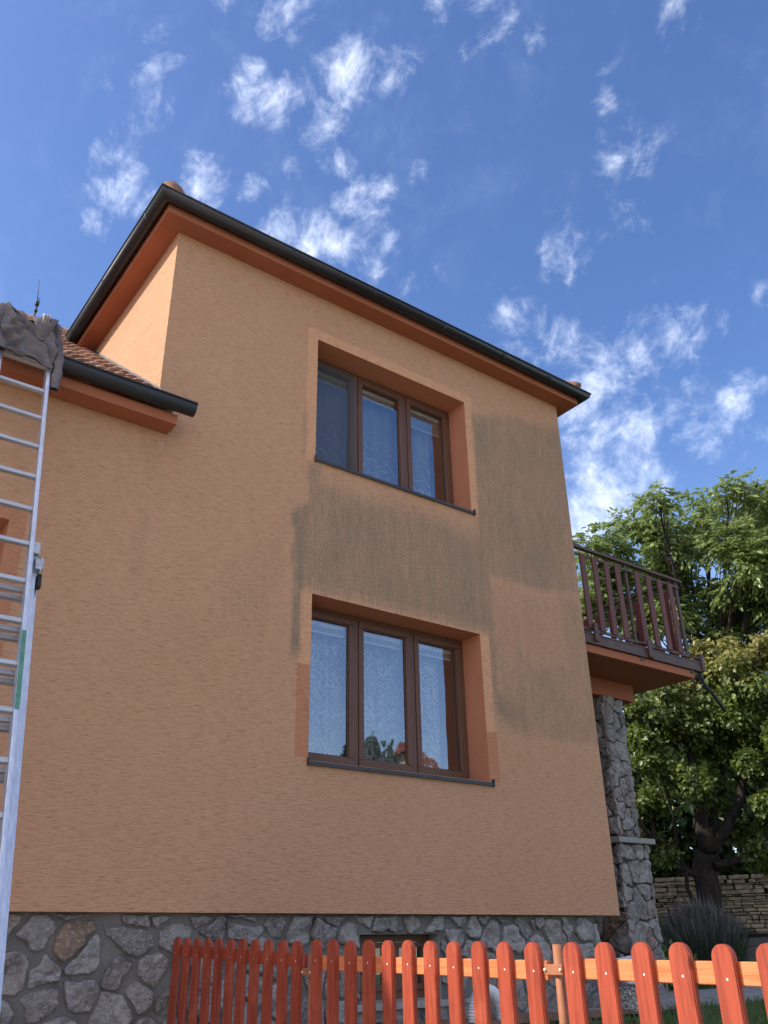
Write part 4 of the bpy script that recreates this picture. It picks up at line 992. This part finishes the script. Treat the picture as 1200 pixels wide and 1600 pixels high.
# ================================================================== SMALL THINGS IN THE YARD
k = MB(); path_ = [(2.235, -.30, -.86), (2.240, -.30, -.74), (2.262, -.30, -.66), (2.305, -.30, -.60), (2.365, -.30, -.572), (2.43, -.30, -.58), (2.49, -.30, -.62), (2.53, -.30, -.69), (2.545, -.30, -.80), (2.545, -.30, -.86)]
pp = []; N = 150
for i in range(N + 1): pp.append(curve(path_, i / N))
pp = [tuple(sum(pp[max(0, min(N, i+j))][k_] for j in range(-5, 6)) / 11 for k_ in range(3)) for i in range(N + 1)]
k.tube(pp, [.052 + .0045 * (1 if i % 4 < 2 else -1) for i in range(N + 1)], 18, smooth=False)
tag(k.build('corrugated_pipe', M['pipe']), 'white corrugated plastic pipe arching out of the soil by the plinth', 'pipe')
gl = empty('gabion_lamp', (3.99, -.50, -.80), 'garden bollard lamp with pebble-filled base, steel collar and white cap', 'garden lamp')
k = MB(); rg3 = random.Random(9)
for i in range(560):
    th = rg3.uniform(0, 2*PI); z = rg3.uniform(-.80, -.585); r = .118 + rg3.uniform(-.008, .006); c = Vector((3.99 + r*math.cos(th), -.50 + r*math.sin(th), z))
    bm = bmesh.new(); bmesh.ops.create_icosphere(bm, subdivisions=1, radius=1.0); s_ = rg3.uniform(.011, .020)
    Mx = Matrix.Translation(c) @ Matrix.Rotation(rg3.uniform(0, 6), 4, 'X') @ Matrix.Rotation(rg3.uniform(0, 6), 4, 'Z') @ Matrix.Diagonal((s_, s_*.75, s_*.5, 1))
    bm.verts.index_update(); k.add([Mx @ v.co for v in bm.verts], [[v.index for v in f.verts] for f in bm.faces], rg3.random(), 0, True); bm.free()
k.tube([(3.99, -.50, -.80), (3.99, -.50, -.585)], .108, 20, rnd=.1)
k.build('pebble_filling', M['pebble'], gl)
k = MB(); k.tube([(3.99, -.50, -.588), (3.99, -.50, -.545), (3.99, -.50, -.543), (3.99, -.50, -.535), (3.99, -.50, -.533), (3.99, -.50, -.42)], [.128, .128, .122, .122, .126, .126], 28); k.build('steel_collar', M['steel'], gl)
k = MB(); k.add([(3.82, -.66, -.385), (4.15, -.66, -.385), (4.15, -.33, -.385), (3.82, -.33, -.385), (3.99, -.50, -.345), (3.82, -.66, -.40), (4.15, -.66, -.40), (4.15, -.33, -.40), (3.82, -.33, -.40)],
    [(0,1,4),(1,2,4),(2,3,4),(3,0,4),(0,5,6,1),(1,6,7,2),(2,7,8,3),(3,8,5,0),(8,7,6,5)]); k.tube([(3.99, -.50, -.42), (3.99, -.50, -.40)], .10, 20); k.build('cap', M['white'], gl)
pb = empty('planter_box', (9.0, 1.2, -.80), 'dark grey timber planter box beside the lavender bush', 'planter')
k = MB(); k.box((8.72, .55, -.80), (9.6, 1.38, -.20), .01)
for i in range(5): k.box((8.705, .56, -.78 + .115*i), (8.72, 1.37, -.675 + .115*i), .004); k.box((8.73, .535, -.78 + .115*i), (9.59, .55, -.675 + .115*i), .004)
k.build('boards', M['planter'], pb)
k = MB(); k.box((8.68, .51, -.20), (9.64, 1.42, -.165), .006); k.build('lid', M['dark'], pb)

# ---------------------------------------------------------------- dry stone garden wall far behind
k = MB(); rg4 = random.Random(21); A_ = Vector((11.6, 9.9, 0)); B_ = Vector((17.6, .2, 0)); dd = (B_ - A_).normalized(); nn_ = Vector((-dd.y, dd.x, 0)); 
if nn_.dot(Vector((-1, -.6, 0))) < 0: nn_ = -nn_
Lw = (B_ - A_).length; z = -.85
while z < .95:
    h = rg4.uniform(.035, .10); s = rg4.uniform(-.3, 0)
    while s < Lw:
        l = rg4.uniform(.07, .30); o_ = rg4.uniform(-.03, .05)
        Mx = Matrix.Translation(A_ + dd * s + nn_ * o_) @ Matrix(((dd.x, nn_.x, 0, 0), (dd.y, nn_.y, 0, 0), (0, 0, 1, 0), (0, 0, 0, 1))) @ Matrix.Rotation(rg4.uniform(-.05, .05), 4, 'Y')
        k.box((0, -.3, z), (l - .012, rg4.uniform(-.01, .015), z + h - .012), .012, M4=Mx)
        s += l
    z += h
tag(k.build('garden_wall', M['gardenstone']), 'buff dry-stone garden wall behind the lavender and the tree', 'wall')

# ================================================================== PLANTS
WAL = [(13.48, 6.77, 8.97, 0.58), (14.6, 7.01, 8.78, 0.94), (15.43, 6.6, 9.99, 0.79), (14.4, 5.19, 9.87, 0.49), (15.56, 5.55, 9.42, 1.02), (16.63, 5.2, 9.95, 0.87), (15.52, 3.91, 9.75, 0.48), (16.46, 3.67, 10.27, 0.36), (17.33, 4.5, 9.87, 0.86), (16.35, 3.3, 9.28, 0.64), (17.32, 3.09, 9.66, 0.98), (14.07, 7.01, 7.4, 0.99), (15.21, 6.54, 8.21, 1.1), (16.5, 5.98, 8.69, 1.21), (15.83, 4.3, 8.12, 1.12), (17.05, 3.76, 8.4, 1.14), (18.33, 3.29, 8.37, 1.32), (15.36, 6.3, 6.93, 1.07), (16.66, 5.81, 7.22, 1.17), (17.95, 5.26, 7.49, 1.11), (17.19, 3.74, 6.72, 1.1), (17.2, 6.06, 5.99, 1.0), (16.52, 4.32, 5.46, 0.92), (17.73, 3.27, 6.52, 1.09), (16.78, 7.14, 6.01, 1.03), (17.21, 2.08, 7.34, 1.2)]
MAG = [(9.9, 3.31, 3.22, 0.51), (10.53, 3.05, 3.77, 0.58), (11.28, 2.58, 4.26, 0.6), (10.9, 1.69, 3.92, 0.56), (11.23, 2.34, 3.43, 0.69), (12.01, 1.9, 3.56, 0.81), (10.12, 3.62, 2.62, 0.46), (10.85, 3.28, 3.1, 0.7), (11.66, 3.0, 2.91, 0.59), (11.35, 1.98, 2.59, 0.66), (10.66, 4.06, 2.01, 0.44), (10.28, 3.12, 2.13, 0.5), (11.55, 2.11, 1.78, 0.49), (11.43, 3.15, 2.12, 0.4), (11.05, 2.39, 1.07, 0.23), (11.61, 2.4, 0.99, 0.33), (10.89, 4.27, 1.43, 0.33), (10.37, 3.59, 1.14, 0.24), (10.9, 2.61, 4.48, 0.36), (11.61, 2.32, 4.62, 0.38), (11.13, 1.54, 4.39, 0.34), (11.82, 1.38, 4.23, 0.69), (11.34, 1.07, 2.97, 0.86), (11.86, 1.53, 1.83, 0.65), (11.6, 3.0, 1.56, 0.28), (9.9, 3.38, 3.58, 0.29)]

def leaf_shape(kind):
    if kind == 'long':   # pointed oval folded on its midrib; unit length along x
        V = [(0,0,0),(.28,.20,.03),(.62,.19,.02),(1,0,-.06),(.62,-.19,.02),(.28,-.20,.03),(.45,0,-.035)]
        F = [(0,6,1),(1,6,2),(2,6,3),(3,6,4),(4,6,5),(5,6,0)]
    elif kind == 'round':
        V = [(0,0,0),(.22,.30,.04),(.62,.34,.03),(1,0,-.09),(.62,-.34,.03),(.22,-.30,.04),(.48,0,-.05)]
        F = [(0,6,1),(1,6,2),(2,6,3),(3,6,4),(4,6,5),(5,6,0)]
    else:                # blade
        V = [(0,.5,0),(0,-.5,0),(.5,.38,.03),(.5,-.38,.03),(1,0,.12)]; F = [(0,1,2),(1,3,2),(2,3,4)]
    return np.array(V, float), np.array(F, int)
def place_leaves(name, pos, direc, size, kind, mat, parent=None, width=1.0, seed=1, rnd=None, up_bias=.6, nrm=None):
    rg = np.random.default_rng(seed); n = len(pos); V0, F0 = leaf_shape(kind)
    x = direc / np.linalg.norm(direc, axis=1, keepdims=True)
    up = (np.array([0, 0, 1.0]) * up_bias if nrm is None else nrm) + rg.normal(0, 1, (n, 3)) * (.55 if nrm is None else .38)
    z = up - x * (up * x).sum(1, keepdims=True); z /= np.linalg.norm(z, axis=1, keepdims=True) + 1e-9; y = np.cross(z, x)
    sz = size * rg.uniform(.65, 1.25, n)
    V = (pos[:, None, :] + sz[:, None, None] * (V0[None, :, 0:1] * x[:, None, :] + V0[None, :, 1:2] * width * y[:, None, :] + V0[None, :, 2:3] * z[:, None, :])).reshape(-1, 3)
    F = (F0[None] + (np.arange(n) * len(V0))[:, None, None]).reshape(-1, 3)
    r = np.repeat(rg.random(n) if rnd is None else rnd, len(V0))
    return raw(name, V, F, mat, r, parent)
def crown_points(lumps, n, rg, shell=.55, squash=.85):
    vol = np.array([l[3]**2.2 for l in lumps]); idx = rg.choice(len(lumps), n, p=vol/vol.sum()); L = np.array(lumps)[idx]
    d = rg.normal(0, 1, (n, 3)); d /= np.linalg.norm(d, axis=1, keepdims=True)
    r = rg.random(n) ** shell; r = np.where(rg.random(n) < .12, r * 1.22, r)
    return L[:, :3] + d * (r * L[:, 3])[:, None] * np.array([1, 1, squash]), d
def limb(m, pts, r0, r1, wob=.05, seed=0, n=9):
    P_ = []; K = 14
    for i in range(K + 1):
        p = Vector(curve(pts, i / K)); P_.append(p + Vector((nz(p.x*2+seed, p.y*2, p.z*2), nz(p.x*2, p.y*2+seed, p.z*2+5), 0)) * wob)
    m.tube(P_, [r0 + (r1 - r0) * (i / K) ** .8 for i in range(K + 1)], n)
    return P_
def walnut():
    base = Vector((16.9, 7.2, -.80)); t = empty('walnut_tree', base, 'tall walnut tree with loose compound leaves rising behind the balcony', 'tree')
    m_ = MB(); fork = Vector((16.9, 6.6, 3.4)); limb(m_, [base - Vector((0, 0, .1)), (16.95, 7.0, 1.2), fork], .30, .20, .08)
    rg = np.random.default_rng(3)
    for i, l in enumerate(WAL):
        c = Vector(l[:3]); mid = fork.lerp(c, .5) + Vector((0, 0, .35)); P_ = limb(m_, [fork, mid, c], .10, .02, .12, i, 7)
        for q in range(9):
            e = c + Vector(rg.normal(0, 1, 3)).normalized() * l[3] * .72; s = P_[rg.integers(7, 14)]
            limb(m_, [s, s.lerp(e, .5) + Vector((0, 0, .1)), e], .018, .005, .05, q, 4)
    m_.build('trunk', M['bark'], t)
    # compound leaves: a stalk with about seven drooping leaflets
    sub = []
    for l in WAL:
        for q in range(6):
            v_ = rg.normal(0, 1, 3); v_ /= np.linalg.norm(v_); sub.append((l[0] + v_[0]*l[3]*.68, l[1] + v_[1]*l[3]*.68, l[2] + v_[2]*l[3]*.6, l[3]*rg.uniform(.26, .44)))
    n = 7400; c, d = crown_points(sub, n, rg, .42, .8); h = rg.normal(0, 1, (n, 3)); h[:, 2] *= .35; h += d * .8; h[:, 2] -= .1; h /= np.linalg.norm(h, axis=1, keepdims=True)
    pos = []; dr = []; rn = []; base_r = np.clip(rg.normal(.45, .25, n), 0, 1)
    for k in range(7):
        side = [1, -1, 1, -1, 1, -1, 0][k]; s = [.08, .10, .17, .19, .26, .28, .34][k]
        lat = np.cross(h, np.array([0, 0, 1.0])); lat /= np.linalg.norm(lat, axis=1, keepdims=True) + 1e-9
        p = c + h * s; p[:, 2] -= s * s * 1.0; dd_ = h * (.55 if side else 1.0) + lat * side * .85; dd_[:, 2] -= .42; dd_ += rg.normal(0, .16, (n, 3))
        pos.append(p); dr.append(dd_); rn.append(np.clip(base_r + rg.normal(0, .1, n), 0, 1))
    place_leaves('crown', np.concatenate(pos), np.concatenate(dr), .165, 'long', M['walnut'], t, 1.05, 5, np.concatenate(rn), .9)
walnut()
def magnolia():
    base = Vector((10.98, 3.45, -.80)); t = empty('broadleaf_tree', base, 'low spreading dark green tree with golden top leaves and a forked dark trunk', 'tree')
    m_ = MB(); F_ = Vector((11.03, 3.29, 1.14)); limb(m_, [base - Vector((0, 0, .1)), (10.95, 3.4, .2), F_], .26, .19, .10, 1, 12)
    limb(m_, [F_, (10.97, 3.26, 1.7), (10.92, 3.24, 2.2), (10.79, 3.17, 3.3)], .17, .05, .08, 2, 10)
    limb(m_, [F_, (11.24, 2.9, 1.53), (11.2, 2.4, 2.2), (11.2, 2.0, 2.7)], .13, .04, .08, 3, 10)
    limb(m_, [(11.0, 3.32, .7), (10.7, 3.6, .85), (10.41, 3.83, 1.05), (10.0, 3.8, 1.6)], .075, .03, .06, 4, 8)
    limb(m_, [(11.1, 3.2, 1.3), (11.3, 3.09, 1.99), (11.5, 2.8, 2.9)], .07, .03, .06, 5, 8)
    limb(m_, [(11.05, 3.2, .9), (11.4, 2.7, 1.0), (11.7, 2.1, 1.35), (11.9, 1.5, 1.6)], .09, .03, .06, 6, 8)
    limb(m_, [(10.8, 3.5, .1), (10.7, 3.6, .6), (10.6, 3.55, 1.5), (10.3, 3.4, 2.2)], .045, .02, .06, 7, 7)
    rg = np.random.default_rng(8)
    forks = [Vector(p) for p in ((10.92,3.24,2.2),(11.2,2.2,2.3),(10.3,3.8,1.3),(11.5,2.8,2.6),(11.7,2.1,1.35),(10.8,3.17,3.0))]
    for i, l in enumerate(MAG):
        c = Vector(l[:3]); s = min(forks, key=lambda f: (f - c).length); limb(m_, [s, s.lerp(c, .5) + Vector((0, 0, .12)), c], .032, .010, .07, i, 5)
        for q in range(7):
            e = c + Vector(rg.normal(0, 1, 3)).normalized() * l[3]; limb(m_, [c, c.lerp(e, .5), e], .010, .004, .05, q, 4)
    m_.build('trunk', M['bark'], t)
    sub = []
    for l in MAG:
        for q in range(5):
            v_ = rg.normal(0, 1, 3); v_ /= np.linalg.norm(v_); sub.append((l[0] + v_[0]*l[3]*.62, l[1] + v_[1]*l[3]*.62, l[2] + v_[2]*l[3]*.55, l[3]*rg.uniform(.34, .52)))
    n = 11500; c, d = crown_points(sub, n, rg, .30, .8); pos = []; dr = []; rn = []; br = np.clip(rg.normal(.4, .28, n), 0, 1)
    for k in range(4):
        pos.append(c + rg.normal(0, .05, (n, 3))); a_ = d * .4 + rg.normal(0, .8, (n, 3)); a_[:, 2] -= .55; dr.append(a_); rn.append(np.clip(br + rg.normal(0, .12, n), 0, 1))
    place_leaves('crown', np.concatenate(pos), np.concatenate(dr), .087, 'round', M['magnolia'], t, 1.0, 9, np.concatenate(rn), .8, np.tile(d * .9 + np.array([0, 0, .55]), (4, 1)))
magnolia()
def hedge():
    rg = np.random.default_rng(12); lum = []
    for i in range(34):
        f = i / 33; lum.append((12.4 + 7.4*f + rg.uniform(-.3, .3), 11.6 - 11.5*f + rg.uniform(-.3, .3), rg.uniform(.2, 1.6), rg.uniform(.9, 1.25)))
        lum.append((12.6 + 7.4*f + rg.uniform(-.3, .3), 11.9 - 11.5*f + rg.uniform(-.3, .3), rg.uniform(2.4, 5.0), rg.uniform(1.0, 1.5)))
    c, d = crown_points(lum, 62000, rg, .35, 1.0); a_ = d + rg.normal(0, .6, d.shape)
    o = place_leaves('hedge', c, a_, .21, 'round', M['magnolia2'], None, 1.0, 4)
    tag(o, 'tall dark hedge closing off the garden behind the stone wall', 'hedge')
M['magnolia2'] = mat_leaf('dark_hedge_leaf', (0.020, 0.038, 0.012), (0.045, 0.075, 0.02))
hedge()
def garden_tree():
    base = Vector((10.4, 7.3, -.80)); t = empty('garden_tree', base, 'dark leafy tree half hidden behind the stone pier and balcony', 'tree'); m_ = MB()
    limb(m_, [base, (10.4, 7.3, .8), (10.5, 7.2, 2.2)], .16, .08, .08, 3); m_.build('trunk', M['bark'], t); rg = np.random.default_rng(65)
    lum = [(10.4 + rg.uniform(-1.0, 1.6), 7.2 + rg.uniform(-1.2, 1.2), rg.uniform(2.3, 4.3), rg.uniform(.6, .95)) for _ in range(22)]
    c, d = crown_points(lum, 17000, rg, .4, .9); place_leaves('crown', c, d + rg.normal(0, .7, d.shape), .13, 'round', M['magnolia3'], t, 1.0, 66)
M['magnolia3'] = mat_leaf('garden_tree_leaf', (0.035, 0.062, 0.016), (0.095, 0.135, 0.030))
garden_tree()
def lavender():
    base = Vector((8.42, 1.85, -.80)); t = empty('lavender_bush', base, 'grey-green lavender bush with dry flower spikes in front of the tree', 'shrub'); rg = np.random.default_rng(2)
    for name, n, hgt, wd, mt, lo in (('foliage', 7000, .16, .055, 'lavender', 0), ('flower_stems', 750, .26, .030, 'spike', 1)):
        th = rg.uniform(0, 2*PI, n); r = np.sqrt(rg.random(n)); R0 = .60
        if lo == 0:
            z = rg.random(n); rr = r * R0 * (0.55 + .75 * z - .25*z*z) ; p = np.stack([base.x + np.cos(th)*rr, base.y + np.sin(th)*rr, base.z + z * (.95 - .35*r*r)], 1)
            d = np.stack([np.cos(th)*r*.7, np.sin(th)*r*.7, np.full(n, 1.2)], 1) + rg.normal(0, .22, (n, 3))
        else:
            p = np.stack([base.x + np.cos(th)*r*R0*.95, base.y + np.sin(th)*r*R0*.95, base.z + (.92 - .40*r*r) + rg.uniform(-.12, .06, n)], 1)
            d = np.stack([np.cos(th)*r*.55, np.sin(th)*r*.55, np.full(n, 1.3)], 1) + rg.normal(0, .12, (n, 3))
        place_leaves(name, p, d, hgt, 'blade', M[mt], t, wd, 6)
lavender()
def bushes():
    rg = np.random.default_rng(31)
    spots = [(7.15, 1.75, -.62, .42, 'low bright green border plant beside the pier foot'), (9.6, 2.3, -.45, .42, 'low green border plant behind the planter box'), (10.6, 5.9, -.1, .62, 'leafy shrub at the left end of the dry-stone wall'), (9.9, .6, -.35, .5, 'low green border plant right of the planter box')]
    for i, (x, y, z, r, lab) in enumerate(spots):
        lum = [(x + rg.uniform(-.3, .3)*r*2, y + rg.uniform(-.3, .3)*r*2, z + rg.uniform(-.2, .3)*r, r*rg.uniform(.5, .8)) for _ in range(6)]
        c, d = crown_points(lum, 1800, rg, .45, .9); o = place_leaves('border_shrub', c, d + rg.normal(0, .6, d.shape), .075, 'round', M['cover'], None, .9, 40 + i)
        tag(o, lab, 'shrub', 'low shrubs in the garden border')
bushes()
def grass():
    rg = np.random.default_rng(77); pts = []
    n = 60000; x = rg.uniform(.1, 11, n); y = rg.uniform(-5.5, 4.5, n)
    keep = ~((x > 3.35) & (x < 13) & (y > -.42) & (y < 1.14)) & ~((x < 4.4) & (y > -.80)) & ~((x > 4.2) & (x < 7) & (y > .0))
    x, y = x[keep], y[keep]; p = np.stack([x, y, np.full(len(x), -.80)], 1); d = rg.normal(0, .45, (len(x), 3)); d[:, 2] = 1.0
    o = place_leaves('lawn_grass', p, d, .075, 'blade', M['grassblade'], None, .10, 78); tag(o, 'short green lawn grass', 'grass', kind='stuff')
grass()

# ================================================================== across the street: what the panes mirror
nh = empty('neighbour_house', (17.3, -20.9, -1.75), 'cream house with a red tiled gable roof mirrored in the lower window panes', 'house')
def R2(x, y): a_ = 1.9; return (17.3 + x*math.cos(a_) - y*math.sin(a_), -20.9 + x*math.sin(a_) + y*math.cos(a_))
k = MB(); pr_ = []
for (x, y) in ((-3.2, -4), (3.2, -4), (3.2, 4), (-3.2, 4)): pr_.append(R2(x, y))
k.add([(*p, -1.75) for p in pr_] + [(*p, 3.0) for p in pr_] + [(*R2(-3.2, 0), 6.0), (*R2(3.2, 0), 6.0)], [(0,1,5,4),(1,2,6,5),(2,3,7,6),(3,0,4,7),(4,7,8),(5,9,6)]); k.build('wall', M['cream'], nh)
k = MB(); 
for s_ in (-1, 1):
    a1, a2, b1, b2 = R2(-3.4, s_*4.6), R2(3.4, s_*4.6), R2(3.4, 0), R2(-3.4, 0)
    k.add([(*a1, 2.65), (*a2, 2.65), (*b1, 6.2), (*b2, 6.2), (*a1, 2.50), (*a2, 2.50), (*b1, 6.05), (*b2, 6.05)], [(0,1,2,3),(7,6,5,4),(0,4,5,1),(1,5,6,2),(3,2,6,7),(0,3,7,4)])
k.build('roof', M['redroof'], nh, rnd_attr=True)
for (x, z) in ((-2.5, 0), (2.3, 0)):
    k = MB(); p, q = R2(x-.6, 4.03), R2(x+.6, 4.03); k.add([(*p, z-.4), (*q, z-.4), (*q, z+1.0), (*p, z+1.0)], [(0,1,2,3)]); k.build('window', M['gasket'], nh)
def street_tree():
    base = Vector((14.2, -18.0, -1.75)); t = empty('street_tree', base, 'round green tree in front of the cream neighbour house, mirrored in the glass', 'tree'); m_ = MB()
    limb(m_, [base, (14.2, -18.0, 1.5), (14.3, -17.9, 4.2)], .2, .08, .08); m_.build('trunk', M['bark'], t); rg = np.random.default_rng(55)
    lum = [(14.2 + rg.uniform(-1.1, 1.1), -18.0 + rg.uniform(-1.1, 1.1), 4.4 + rg.uniform(-.9, 1.0), rg.uniform(.6, 1.0)) for _ in range(12)]
    c, d = crown_points(lum, 5000, rg, .4, .9); place_leaves('crown', c, d + rg.normal(0, .7, d.shape), .2, 'round', M['magnolia2'], t, 1.0, 56)
street_tree()
